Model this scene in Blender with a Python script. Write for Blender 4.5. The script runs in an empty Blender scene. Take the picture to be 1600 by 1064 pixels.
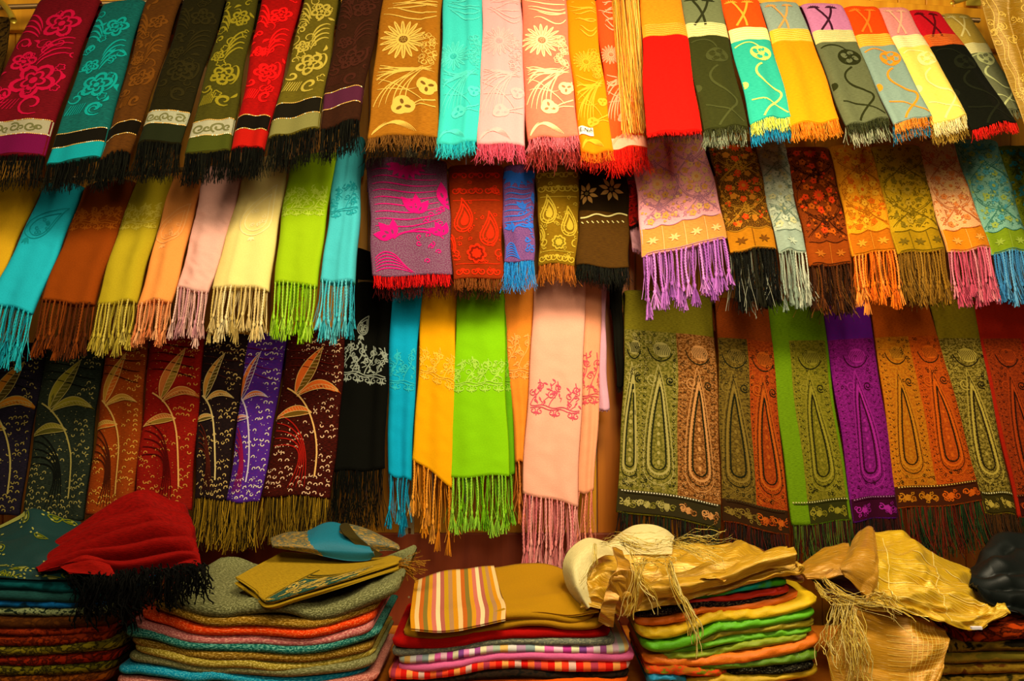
import bpy, math, random
import numpy as np
from mathutils import Vector, Matrix

# ------------------------------------------------------------------ camera
sc = bpy.context.scene
CAM = np.array([0.0, -3.0, 1.40]); PITCH = math.radians(2.5); HFOV = math.radians(62)
FPX = 800.0 / math.tan(HFOV / 2)
cd = bpy.data.cameras.new('camera'); cam = bpy.data.objects.new('camera', cd)
sc.collection.objects.link(cam); cam.location = CAM
cam.rotation_euler = (math.pi / 2 + PITCH, 0, 0)
cd.sensor_width = 36; cd.lens = 18 / math.tan(HFOV / 2); cd.clip_start = .05
sc.camera = cam
# ------------------------------------------------------------------ world and lamps
w = bpy.data.worlds.new('world'); sc.world = w; w.use_nodes = True
bg = w.node_tree.nodes['Background']; bg.inputs[0].default_value = (1, .82, .58, 1); bg.inputs[1].default_value = .05
def area(name, loc, aim, size, power, col=(1, .84, .56), spread=180):
    ld = bpy.data.lights.new(name, 'AREA'); ld.shape = 'DISK'; ld.size = size; ld.energy = power
    ld.color = col; ld.spread = math.radians(spread)
    o = bpy.data.objects.new(name, ld); sc.collection.objects.link(o); o.location = loc
    o.rotation_euler = (Vector(aim) - Vector(loc)).to_track_quat('-Z', 'Y').to_euler(); return o
area('ceiling_spot_centre', (.45, -1.7, 3.1), (.35, -.1, 1.6), .75, 34, spread=130)
area('ceiling_spot_right', (1.3, -1.8, 3.0), (1.15, 0, 1.3), .75, 21, spread=130)
area('ceiling_spot_left', (-1.2, -1.8, 3.0), (-1.2, 0, 1.5), .75, 15, spread=130)
area('shop_ceiling_lamp', (.35, -3.6, 2.7), (.3, 0, 1.2), .7, 27)
vs = sc.view_settings; vs.view_transform = 'Standard'; vs.look = 'None'; vs.gamma = 1; vs.exposure = 0.08
vs.use_curve_mapping = False

# ------------------------------------------------------------------ helpers
FWD = np.array([0, math.cos(PITCH), math.sin(PITCH)]); UP = np.array([0, -math.sin(PITCH), math.cos(PITCH)])
def ray(px, py):
    return FWD + np.array([1., 0, 0]) * (px - 800) / FPX + UP * (532 - py) / FPX
def at(px, py, y):                       # the point of the place seen at a pixel, on the plane at depth y
    r = ray(px, py); return CAM + r * (y - CAM[1]) / r[1]
class Plane:
    def __init__(s, pytop, ytop, lean, yaw=0, px0=800):
        a, q = math.radians(lean), math.radians(yaw)
        s.p0 = at(px0, pytop, ytop)
        s.n = np.array([math.sin(q) * math.cos(a), -math.cos(q) * math.cos(a), math.sin(a)])
        s.d = np.array([math.sin(q) * math.sin(a), -math.cos(q) * math.sin(a), -math.cos(a)])
        s.t = np.array([math.cos(q), math.sin(q), 0])
    def hit(s, px, py, lift=0):
        r = ray(px, py); k = ((s.p0 + s.n * lift - CAM) @ s.n) / (r @ s.n); return CAM + r * k
def lin(h):
    h = h.lstrip('#'); v = [int(h[i:i + 2], 16) / 255 for i in (0, 2, 4)]
    return tuple(x / 12.92 if x <= .04045 else ((x + .055) / 1.055) ** 2.4 for x in v)
def mixc(a, b, t): return tuple(x * (1 - t) + y * t for x, y in zip(a, b))
def link(o, parent=None):
    sc.collection.objects.link(o)
    if parent is not None: o.parent = parent
    return o
def tag(o, label=None, cat=None, group=None, kind=None):
    if label: o['label'] = label
    if cat: o['category'] = cat
    if group: o['group'] = group
    if kind: o['kind'] = kind
    return o
def empty(name, loc, label, cat='scarf', group=None):
    o = bpy.data.objects.new(name, None); o.empty_display_size = .05; link(o); o.location = loc
    return tag(o, label, cat, group)
def mesh(name, V, F, mats, parent=None, uv=None, fm=None, smooth=True):
    V = np.asarray(V, float)
    if parent is not None: V = V - np.array(parent_loc(parent))
    me = bpy.data.meshes.new(name); me.from_pydata(V.tolist(), [], [list(map(int, f)) for f in F])
    for m in (mats if isinstance(mats, (list, tuple)) else [mats]): me.materials.append(m)
    if fm is not None: me.polygons.foreach_set('material_index', np.asarray(fm, np.int32))
    if uv is not None:
        uv = np.asarray(uv, float); l = me.uv_layers.new(name='UVMap')
        li = np.empty(len(me.loops), np.int32); me.loops.foreach_get('vertex_index', li)
        l.data.foreach_set('uv', uv[li].ravel())
    if smooth: me.polygons.foreach_set('use_smooth', np.ones(len(me.polygons), bool))
    me.update()
    return link(bpy.data.objects.new(name, me), parent)
def parent_loc(p):
    l = Vector((0, 0, 0))
    while p is not None: l = l + p.location; p = p.parent
    return l
def grid_faces(nr, nc, off=0, loop=False):
    F = []
    for i in range(nr - 1):
        for j in range(nc if loop else nc - 1):
            k = (j + 1) % nc
            F.append((off + i * nc + j, off + i * nc + k, off + (i + 1) * nc + k, off + (i + 1) * nc + j))
    return F
def box(name, lo, hi, mat, parent=None, bev=.003):
    lo, hi = np.array(lo, float), np.array(hi, float); b = min(bev, *((hi - lo) * .3))
    V = []; F = []
    import itertools
    # bevelled box: 24 corner points
    idx = {}
    for c in itertools.product((0, 1), repeat=3):
        for ax in range(3):
            p = [hi[k] if c[k] else lo[k] for k in range(3)]
            for k in range(3):
                if k != ax: p[k] += -b if c[k] else b
            idx[(c, ax)] = len(V); V.append(p)
    for ax in range(3):
        o = [k for k in range(3) if k != ax]
        for s in (0, 1):
            q = []
            for (a, e) in ((0, 0), (1, 0), (1, 1), (0, 1)):
                c = [0, 0, 0]; c[ax] = s; c[o[0]] = a; c[o[1]] = e; q.append(idx[(tuple(c), ax)])
            F.append(q)
    for ax in range(3):
        o = [k for k in range(3) if k != ax]
        for (a, e) in ((0, 0), (1, 0), (1, 1), (0, 1)):
            q = []
            for s, ay in ((0, o[0]), (1, o[0]), (1, o[1]), (0, o[1])):
                c = [0, 0, 0]; c[ax] = s; c[o[0]] = a; c[o[1]] = e; q.append(idx[(tuple(c), ay)])
            F.append(q)
    for c in itertools.product((0, 1), repeat=3): F.append([idx[(c, a)] for a in range(3)])
    return mesh(name, V, F, mat, parent, smooth=False)

# ------------------------------------------------------------------ materials
_mc = {}
def fabric(c1, kind='plain', c2=None, rough=.85, sheen=.06, sc_=1.0, bump=.35, cols=None):
    key = (c1, kind, c2, rough, sheen, sc_, bump, tuple(cols) if cols else None)
    if key in _mc: return _mc[key]
    m = bpy.data.materials.new('fabric'); m.use_nodes = True; nt = m.node_tree; N = nt.nodes; L = nt.links
    b = N['Principled BSDF']; b.inputs['Roughness'].default_value = rough
    b.inputs['Sheen Weight'].default_value = sheen; b.inputs['Sheen Roughness'].default_value = .4
    b.inputs['Specular IOR Level'].default_value = .03 if rough > .6 else .35
    a = lin(c1); b.inputs['Sheen Tint'].default_value = (*mixc(a, (1, 1, 1), .3), 1)
    uv = N.new('ShaderNodeUVMap')
    def noise(sx, sy, detail=2, scale=1.0):
        mp = N.new('ShaderNodeMapping'); mp.inputs['Scale'].default_value = (sx, sy, 1)
        L.new(uv.outputs[0], mp.inputs[0]); n = N.new('ShaderNodeTexNoise'); n.inputs['Scale'].default_value = scale
        n.inputs['Detail'].default_value = detail; L.new(mp.outputs[0], n.inputs['Vector']); return n.outputs['Fac']
    def ramp(f, stops, const=False):
        r = N.new('ShaderNodeValToRGB'); e = r.color_ramp
        if const: e.interpolation = 'CONSTANT'
        e.elements.remove(e.elements[1]); e.elements[0].position = stops[0][0]; e.elements[0].color = (*stops[0][1], 1)
        for p, c in stops[1:]: e.elements.new(p).color = (*c, 1)
        L.new(f, r.inputs[0]); return r.outputs[0]
    def mix(f, A, B):
        x = N.new('ShaderNodeMix'); x.data_type = 'RGBA'; L.new(f, x.inputs[0])
        for s_, v in ((6, A), (7, B)):
            if isinstance(v, tuple): x.inputs[s_].default_value = (*v, 1)
            else: L.new(v, x.inputs[s_])
        return x.outputs[2]
    bb = lin(c2) if c2 else mixc(a, (0, 0, 0), .35)
    f = noise(220 * sc_, 220 * sc_, 3)
    if kind == 'plain':
        col = ramp(f, [(.3, mixc(a, bb, .35)), (.65, a)])
    elif kind == 'twill':
        col = ramp(noise(70, 420), [(.35, mixc(a, bb, .7)), (.62, a)])
    elif kind == 'melange':       # slubby wool with light flecks
        col = ramp(noise(90 * sc_, 500 * sc_, 2), [(.42, a), (.66, bb)])
    elif kind == 'fleck':
        col = ramp(noise(150 * sc_, 300 * sc_, 2), [(.46, a), (.58, bb), (.74, mixc(bb, (1, .95, .6), .2))])
    elif kind == 'speck':
        col = ramp(noise(260 * sc_, 300 * sc_, 3), [(.44, a), (.56, bb)])
    elif kind == 'print':         # big blurred print
        col = ramp(noise(45 * sc_, 70 * sc_, 4), [(.42, a), (.5, bb), (.62, mixc(a, bb, .4))])
    elif kind == 'print3':
        cc = [lin(x) for x in cols]
        col = ramp(noise(40 * sc_, 60 * sc_, 3), [(.3 + .4 * i / max(1, len(cc) - 1), x) for i, x in enumerate(cc)], True)
    elif kind == 'stripes':       # woven stripes across the width, repeating
        cc = [lin(x) for x in cols]
        sx = N.new('ShaderNodeSeparateXYZ'); L.new(uv.outputs[0], sx.inputs[0])
        mu = N.new('ShaderNodeMath'); mu.operation = 'MULTIPLY'; mu.inputs[1].default_value = sc_; L.new(sx.outputs[0], mu.inputs[0])
        fr = N.new('ShaderNodeMath'); fr.operation = 'FRACT'; L.new(mu.outputs[0], fr.inputs[0])
        col = ramp(fr.outputs[0], [(i / len(cc), x) for i, x in enumerate(cc)], True)
        col = mix(noise(300, 300), col, mixc(a, (0, 0, 0), .2)) if False else col
    elif kind == 'sheer':         # crinkled metallic tissue: fine ribs and glittering lurex
        col = ramp(noise(30, 420, 2), [(.3, mixc(a, bb, .6)), (.6, a), (.78, mixc(a, (1, .9, .5), .45))])
    else:
        col = ramp(f, [(.3, bb), (.65, a)])
    if kind == 'sheer': b.inputs['Metallic'].default_value = .22; b.inputs['Specular IOR Level'].default_value = .6
    L.new(col, b.inputs['Base Color'])
    bp = N.new('ShaderNodeBump'); bp.inputs['Strength'].default_value = bump; bp.inputs['Distance'].default_value = .002
    if kind == 'sheer': L.new(noise(24, 380, 2), bp.inputs['Height'])
    elif kind in ('melange', 'fleck'): L.new(noise(120, 420, 2), bp.inputs['Height'])
    else: L.new(noise(160, 330, 3), bp.inputs['Height'])
    L.new(bp.outputs[0], b.inputs['Normal'])
    _mc[key] = m; return m
def wood(c1, c2, rough=.45):
    key = ('wood', c1, c2)
    if key in _mc: return _mc[key]
    m = bpy.data.materials.new('wood'); m.use_nodes = True; nt = m.node_tree; N = nt.nodes; L = nt.links
    b = N['Principled BSDF']; b.inputs['Roughness'].default_value = rough
    tc = N.new('ShaderNodeTexCoord'); mp = N.new('ShaderNodeMapping'); mp.inputs['Scale'].default_value = (28, 28, 1.5)
    n = N.new('ShaderNodeTexNoise'); n.inputs['Scale'].default_value = 1; n.inputs['Detail'].default_value = 5
    r = N.new('ShaderNodeValToRGB'); e = r.color_ramp.elements; e[0].position = .3; e[1].position = .7
    e[0].color = (*lin(c1), 1); e[1].color = (*lin(c2), 1)
    L.new(tc.outputs['Object'], mp.inputs[0]); L.new(mp.outputs[0], n.inputs['Vector']); L.new(n.outputs['Fac'], r.inputs[0])
    L.new(r.outputs[0], b.inputs['Base Color']); _mc[key] = m; return m
def metal(c, rough=.4, met=.6):
    m = bpy.data.materials.new('painted_metal'); m.use_nodes = True; N = m.node_tree.nodes; b = N['Principled BSDF']
    n = N.new('ShaderNodeTexNoise'); n.inputs['Scale'].default_value = 60
    r = N.new('ShaderNodeValToRGB'); e = r.color_ramp.elements; e[0].color = (*mixc(lin(c), (0, 0, 0), .2), 1); e[1].color = (*lin(c), 1)
    m.node_tree.links.new(n.outputs['Fac'], r.inputs[0]); m.node_tree.links.new(r.outputs[0], b.inputs['Base Color'])
    b.inputs['Roughness'].default_value = rough; b.inputs['Metallic'].default_value = met; return m

# ------------------------------------------------------------------ noise for wrinkles
_rs = np.random.RandomState(7); _T = _rs.rand(64, 64)
def vnoise(x, y):
    x = np.asarray(x, float); y = np.asarray(y, float)
    xi = np.floor(x).astype(int); yi = np.floor(y).astype(int); fx = x - xi; fy = y - yi
    fx = fx * fx * (3 - 2 * fx); fy = fy * fy * (3 - 2 * fy)
    g = lambda i, j: _T[i % 64, j % 64]
    return (g(xi, yi) * (1 - fx) + g(xi + 1, yi) * fx) * (1 - fy) + (g(xi, yi + 1) * (1 - fx) + g(xi + 1, yi + 1) * fx) * fy - .5

# ------------------------------------------------------------------ a scarf folded lengthwise and hung over a rail
class Hang:
    def __init__(s, plane, corners, th=.014, crease=None, wrinkle=.002, fold=.0045, seed=0, lift=0, tilt=0, sag=0):
        s.pl = plane
        s.c = [plane.hit(px, py, lift + (tilt if k in (1, 2) else -tilt)) for k, (px, py) in enumerate(corners)]
        s.W = .5 * (np.linalg.norm(s.c[1] - s.c[0]) + np.linalg.norm(s.c[2] - s.c[3]))
        s.L = .5 * (np.linalg.norm(s.c[3] - s.c[0]) + np.linalg.norm(s.c[2] - s.c[1]))
        s.th = th; s.crease = crease; s.wr = wrinkle; s.fold = fold; s.seed = seed; s.sag = sag
        s.dist = (s.c[3] - CAM) @ FWD
    def base(s, u, v):
        u = np.asarray(u, float)[..., None]; v = np.asarray(v, float)[..., None]
        P = (s.c[0] * (1 - u) + s.c[1] * u) * (1 - v) + (s.c[3] * (1 - u) + s.c[2] * u) * v
        wob = .0035 * np.sin(v * 5.1 + s.seed * 1.7) + .002 * np.sin(v * 13 + s.seed)
        bot = (.004 * np.sin(u * 7 + s.seed * 2.3) + s.sag * (4 * u * (1 - u) - .5)) * v ** 3
        return P + s.pl.t * wob + s.pl.d * bot
    def H(s, u, v):
        u = np.clip(np.asarray(u, float), 0, 1); v = np.asarray(v, float); k = s.seed
        p = np.power(np.clip(1 - np.abs(2 * u - 1) ** 4.5, 0, 1), .5)
        h = s.th * p
        r = np.clip(v * 1.5, 0, 1)
        h = h + p * r * s.fold * (np.sin(u * 6.3 + v * 1.5 + k) + .6 * np.sin(u * 12 - v * 2.2 + k * 2.1))
        x, y = u * s.W, v * s.L
        h = h + p * min(s.wr, .006) * (vnoise(x * 22 + k * 3.1, y * 9 + k) + .7 * vnoise(x * 30 + y * 22 + k, y * 40 - x * 16) ) * 1.4
        if s.wr > .008: h = h - p * s.wr * .9 * (np.abs(vnoise(x * 9 + y * 14 + k, y * 48 - x * 22)) + .5 * np.abs(vnoise(x * 14 - y * 9, y * 80 + k)))
        if s.crease:
            for (u0, hh, *dr) in s.crease:
                uu = u - u0 - (dr[0] * v if dr else 0)
                h = h + p * hh / (1 + np.exp(-uu * s.W / .0035))
        return h
    def S(s, u, v, off=0.0):
        return s.base(u, v) + s.pl.n * (s.H(u, v) + off)[..., None]
    def mesh(s, name, mat, parent, rail_r=.02, nu=30, nv=58, split=None):
        th = np.linspace(0, math.pi, nu); us = .5 - .5 * np.cos(th); us = .6 * us + .4 * np.linspace(0, 1, nu)
        vs_ = np.linspace(0, 1, nv)
        U, Vv = np.meshgrid(us, vs_); front = s.S(U, Vv)
        back = s.base(U, Vv) - s.pl.n * (s.th * .45 * np.power(np.clip(1 - np.abs(2 * U - 1) ** 4.5, 0, 1), .5))[..., None]
        # over the rail: the loop goes up, round and back down behind
        na = 7; n, d = s.pl.n, s.pl.d; top = s.S(us, us * 0); hb = s.H(us, us * 0)
        rows = []
        for i in range(na, 0, -1):
            f = math.pi * i / na
            cen = s.base(us, us * 0) - n * rail_r
            rows.append(cen + (n * math.cos(f) - d * math.sin(f)) * (rail_r + hb)[:, None])
        tail = rows[0] + d * .09
        front = np.concatenate([np.array([tail]), np.array(rows), front], 0)
        nr = front.shape[0]
        V = np.concatenate([front.reshape(-1, 3), back.reshape(-1, 3)], 0)
        F = grid_faces(nr, nu)
        o = nr * nu; fo = (nr - nv) * nu
        F += [tuple(reversed(f)) for f in grid_faces(nv, nu, o)]
        for i in range(nv - 1):
            for j in (0, nu - 1):
                a, b_ = fo + i * nu + j, fo + (i + 1) * nu + j; c, d_ = o + (i + 1) * nu + j, o + i * nu + j
                F.append((a, b_, c, d_) if j == 0 else (d_, c, b_, a))
        for j in range(nu - 1):
            a = fo + (nv - 1) * nu + j; c = o + (nv - 1) * nu + j; F.append((a, a + 1, c + 1, c))
        vlen = np.concatenate([[-.15], -np.linspace(.06, .005, na), vs_ * s.L])
        uvf = np.stack(np.meshgrid(us * s.W, vlen), -1).reshape(-1, 2); uvb = np.stack([U * s.W + .3, Vv * s.L], -1).reshape(-1, 2)
        uvs = np.concatenate([uvf, uvb]) + s.seed * 1.37
        fm = None
        if split is not None:
            vv = np.concatenate([np.full((nr - nv) * nu, -1.), np.repeat(vs_, nu), np.repeat(vs_, nu)]); fm = [1 if np.mean(vv[list(f)]) > split else 0 for f in F]
        return mesh(name, V, F, mat, parent, uv=uvs, fm=fm)

# ------------------------------------------------------------------ woven and stitched motifs: thin pieces lying on the cloth
class Motif:
    def __init__(s, hang):
        s.h = hang; s.V = []; s.F = []; s.M = []; s.n = 0; s.W = hang.W * 100; s.L = hang.L * 100
        s.lo, s.hi, s.v0, s.v1 = .03, .97, .004, .99
    def _add(s, u, v, off, F, ci):
        P = s.h.S(np.asarray(u), np.asarray(v), off)
        s.V.append(P); s.F += [tuple(i + s.n for i in f) for f in F]; s.M += [ci] * len(F); s.n += len(P)
    def patch(s, u0, u1, v0, v1, ci=0, off=.0007, top=None, nu=30, nv=8):
        u = np.linspace(max(u0, .003), min(u1, .997), nu); tt = np.linspace(0, 1, nv)
        a = np.full(nu, v0) + (np.array([top(x) for x in u]) if top else 0)
        V = a[None] * (1 - tt[:, None]) + v1 * tt[:, None]; U = np.repeat(u[None], nv, 0)
        s._add(U.ravel(), V.ravel(), off, grid_faces(nv, nu), ci)
    def stroke(s, pts, w, ci=0, off=None, taper=False, closed=False):
        pts = np.asarray(pts, float)
        if closed: pts = np.concatenate([pts, pts[:1]])
        if len(pts) < 2: return
        d = np.gradient(pts, axis=0); ln = np.linalg.norm(d, axis=1, keepdims=True); ln[ln == 0] = 1; d /= ln
        nrm = np.stack([-d[:, 1], d[:, 0]], 1)
        wv = np.full(len(pts), w)
        if taper: wv = w * np.sin(np.linspace(.15, math.pi - .15, len(pts))) ** .7
        A = pts + nrm * wv[:, None] / 2; B = pts - nrm * wv[:, None] / 2
        u, v = pts[:, 0] / s.W, pts[:, 1] / s.L
        ok = (u > s.lo) & (u < s.hi) & (v > s.v0) & (v < s.v1)
        F = [(2 * i, 2 * i + 1, 2 * i + 3, 2 * i + 2) for i in range(len(pts) - 1) if ok[i] and ok[i + 1]]
        if not F: return
        Q = np.stack([A, B], 1).reshape(-1, 2)
        s._add(np.clip(Q[:, 0] / s.W, .004, .996), np.clip(Q[:, 1] / s.L, 0, .998), (.0019 + ci * .0003) if off is None else off + .0006, F, ci)
    def blob(s, poly, ci=0, off=None, rings=2):
        poly = np.asarray(poly, float); c = poly.mean(0); n = len(poly)
        if not (s.lo - .08 < c[0] / s.W < s.hi + .08 and s.v0 < c[1] / s.L < s.v1): return
        P = [c[None]] + [c + (poly - c) * (k / rings) for k in range(1, rings + 1)]
        P = np.concatenate(P); F = [(0, 1 + i, 1 + (i + 1) % n) for i in range(n)]
        for k in range(1, rings):
            a, b_ = 1 + (k - 1) * n, 1 + k * n
            F += [(a + i, b_ + i, b_ + (i + 1) % n, a + (i + 1) % n) for i in range(n)]
        u = P[:, 0] / s.W; v = P[:, 1] / s.L
        s._add(np.clip(u, .01, .99), np.clip(v, .002, .997), (.0017 + ci * .0003) if off is None else off + .0006, F, ci)
    def build(s, name, mats, parent):
        if not s.F: return None
        V = np.concatenate(s.V); pl = s.h.pl
        rel = V - pl.p0; uv = np.stack([rel @ pl.t, rel @ pl.d], 1)
        o = mesh(name, V, s.F, mats, parent, uv=uv, fm=s.M)
        if name not in ('trim_band', 'lower_panel', 'ribbed_band', 'dark_panel', 'cloth_label'): o['kind'] = 'stuff'
        return o
def ell(cx, cy, a, b, rot=0, n=12):
    t = np.linspace(0, 2 * math.pi, n, endpoint=False); x, y = a * np.cos(t), b * np.sin(t); c, q = math.cos(rot), math.sin(rot)
    return np.stack([cx + x * c - y * q, cy + x * q + y * c], 1)
def bez(p0, p1, p2, p3, n=14):
    t = np.linspace(0, 1, n)[:, None]; p0, p1, p2, p3 = map(np.array, (p0, p1, p2, p3))
    return p0 * (1 - t) ** 3 + 3 * p1 * t * (1 - t) ** 2 + 3 * p2 * t * t * (1 - t) + p3 * t ** 3
def spiral(cx, cy, r, turns=1.2, rot=0, dirn=1, n=16):
    t = np.linspace(0, 1, n); a = rot + dirn * t * turns * 2 * math.pi; q = r * (1 - .75 * t)
    return np.stack([cx + q * np.cos(a), cy + q * np.sin(a)], 1)
def paisley(cx, cy, sz, rot=0, flip=1, bend=.55, n=28):
    t = np.linspace(0, 2 * math.pi, n, endpoint=False); x = .62 * np.sin(t) * np.sin(t / 2) ** 1.3; y = -np.cos(t)
    x = x * 1.1 + bend * flip * np.clip(.3 - y, 0, 2) ** 2 * .35
    c, q = math.cos(rot), math.sin(rot); x, y = x * sz, y * sz
    return np.stack([cx + x * c - y * q, cy + x * q + y * c], 1)
def drop(cx, ytip, ybot, wd, lean=0, n=11):       # long teardrop: pointed head, round foot
    r = wd / 2; yc = ybot - r; L = []
    for t in np.linspace(0, 1, n): L.append((cx + lean * (1 - t) - r * math.sin(t * math.pi / 2) ** .85, ytip + (yc - ytip) * t))
    for a in np.linspace(math.pi, 0, 9)[1:-1]: L.append((cx + r * math.cos(a), yc + r * math.sin(a)))
    for t in np.linspace(1, 0, n)[:-1]: L.append((cx + lean * (1 - t) + r * math.sin(t * math.pi / 2) ** .85, ytip + (yc - ytip) * t))
    return np.array(L)
def leafpoly(x0, y0, x1, y1, wd, bend=0, n=9):
    p0, p1 = np.array([x0, y0], float), np.array([x1, y1], float); d = p1 - p0; l = np.linalg.norm(d); d /= l; q = np.array([-d[1], d[0]])
    t = np.linspace(0, 1, n); mid = p0 + np.outer(t * l, d) + np.outer(4 * t * (1 - t) * bend, q); wv = wd / 2 * np.sin(math.pi * t ** .8)
    return np.concatenate([mid + wv[:, None] * q, (mid - wv[:, None] * q)[::-1][1:-1]]), mid
def flower(cx, cy, R, n=5, rot=0, dip=.5, m=30):
    t = np.linspace(0, 2 * math.pi, m, endpoint=False); r = R * (1 - dip + dip * np.abs(np.cos(n * t / 2)))
    return np.stack([cx + r * np.cos(t + rot), cy + r * np.sin(t + rot)], 1)

# ---- designs; x and y in centimetres from the top left corner of the hanging face
def d_brocade(m, r, z=.74):
    W, L = m.W, m.L
    for (fx, fy, R) in ((.62, .17, .26), (.3, .42, .17), (.55, .55, .3)):
        cx, cy, R = fx * W, fy * L, R * W
        m.stroke(flower(cx, cy, R, 5, r.random() * 2, .4), .16 * R + .35, closed=True); m.stroke(flower(cx, cy, R * .55, 5, r.random() * 2, .4), .1 * R + .25, closed=True)
        m.blob(ell(cx, cy, R * .2, R * .2))
    for k in range(4):
        m.stroke(bez((W * .98, L * (.28 + .035 * k)), (W * .7, L * (.24 + .035 * k)), (W * .55, L * (.3 + .035 * k)), (W * .5, L * (.36 + .03 * k))), .75, taper=True)
        m.stroke(bez((W * .02, L * (.1 + .04 * k)), (W * .15, L * (.08 + .04 * k)), (W * .3, L * (.14 + .03 * k)), (W * .36, L * (.2 + .02 * k))), .7, taper=True)
    m.stroke(spiral(.66 * W, .7 * L, .2 * W, 1.1, 1), 1.1, taper=True)
    m.stroke(spiral(.2 * W, .62 * L, .14 * W, 1.0, 3, -1), .8, taper=True)
    m.stroke(spiral(.2 * W, .3 * L, .12 * W, 1.2, 2), .7, taper=True)
    m.stroke(bez((W * .75, L * .5), (W * 1.0, L * .45), (W * .95, L * .62), (W * .72, L * .6)), .7, taper=True)
    for k in range(7): m.stroke([(W * (.08 + .05 * k), L * .72), (W * (.16 + .05 * k), L * .66)], .28)
    for k in range(16):
        x, y = W * r.random(), L * (.03 + .68 * r.random()); a = r.random() * 6
        if k % 2: m.stroke(spiral(x, y, 1.2 + 1.4 * r.random(), .9, a, r.choice((-1, 1))), .5, taper=True)
        else: p, _ = leafpoly(x, y, x + 3 * math.cos(a), y + 3 * math.sin(a), 1.1, .6); m.blob(p)
    for k in range(6): m.stroke(flower(W * r.random(), L * (.05 + .62 * r.random()), 1.6, 5, r.random(), .4, 18), .4, closed=True)
def d_daisy(m, r, c=(0, 1), pos=(.42, .36), pods=True):
    W, L = m.W, m.L; cx, cy = pos[0] * W, pos[1] * L; R = min(.44 * W, 8.4)
    for k in range(18):
        a = k * 2 * math.pi / 18 + .1; q = R * (.92 + .12 * r.random())
        m.blob(ell(cx + q * .58 * math.cos(a), cy + q * .58 * math.sin(a), q * .42, R * .088, a, 12), 0)
        m.stroke([(cx + q * f * math.cos(a), cy + q * f * math.sin(a)) for f in (.3, .6, .85)], .12, 1, off=.0026)
    m.blob(ell(cx, cy, R * .19, R * .19), 1)
    for k in range(8): m.stroke([(cx + R * .15 * math.cos(k * .8), cy + R * .15 * math.sin(k * .8)), (cx + R * .05 * math.cos(k * .8), cy + R * .05 * math.sin(k * .8))], .14, 0, off=.003)
    for k in range(9):
        y0 = L * (.0 + .02 * k); m.stroke(bez((W * 1.0, y0 + 1), (W * .75, y0 - 4 + 2 * k * r.random()), (W * .5, y0 + 4 * r.random() - 1), (W * (.05 + .35 * r.random()), y0 - 2 + 5 * r.random())), .6, taper=True)
    for k in range(9):
        y0 = L * (.57 + .02 * r.random()); m.stroke(bez((W * (.7 + .25 * r.random()), y0), (W * .55, y0 - 2 * r.random()), (W * (.2 + .2 * r.random()), y0 + 3 - 6 * r.random()), (W * .02, y0 + (k - 3) * 1.3)), .5, taper=True)
    for k in range(6):
        m.stroke(bez((W * (.02 + .1 * k), L * (.84 - .05 * r.random())), (W * (.1 + .08 * k), L * .7), (W * (.3 + .05 * k), L * (.6 + .05 * r.random())), (W * (.8 + .15 * r.random()), L * (.54 + .03 * r.random()))), .45, taper=True)
    m.stroke(bez((W * .05, L * .62), (W * .35, L * .66), (W * .6, L * .7), (W * .8, L * .8)), .4, taper=True); m.stroke(bez((W * .03, L * .7), (W * .3, L * .68), (W * .5, L * .72), (W * .7, L * .7)), .4, taper=True)
    if pods:
        for (px, py, q, ro) in ((.48, .81, .19, .3), (.84, .69, .17, -.4)):
            o = flower(px * W, py * L, q * W, 3, ro, .22); m.blob(o, 0)
            for a in (0, 2.1, 4.2): m.blob(ell(px * W + q * W * .4 * math.cos(a + ro), py * L + q * W * .4 * math.sin(a + ro), q * W * .27, q * W * .15, a + ro, 10), 1)
            m.stroke(bez((px * W + q * W * .7, py * L), (px * W + 4, py * L - 2), (W * .9, py * L - 1), (W * .98, py * L - 3)), .5); m.stroke(bez((px * W + q * W * .7, py * L + .6), (px * W + 4, py * L - 1), (W * .9, py * L + 1), (W * .98, py * L)), .4)
    for k in range(14): m.stroke(bez((W * .06, L * .985), (W * (.06 + .02 * k), L * (.965 - .006 * k)), (W * (.15 + .03 * k), L * (.93 - .003 * k)), (W * (.25 + .035 * k), L * (.915 + .005 * k))), .32, taper=True)
    for k in range(30): m.stroke(flower(W * (.7 + .27 * r.random()), L * (.34 + .2 * r.random()), 1.0, 4, r.random(), .25, 10), .22, closed=True)
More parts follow.
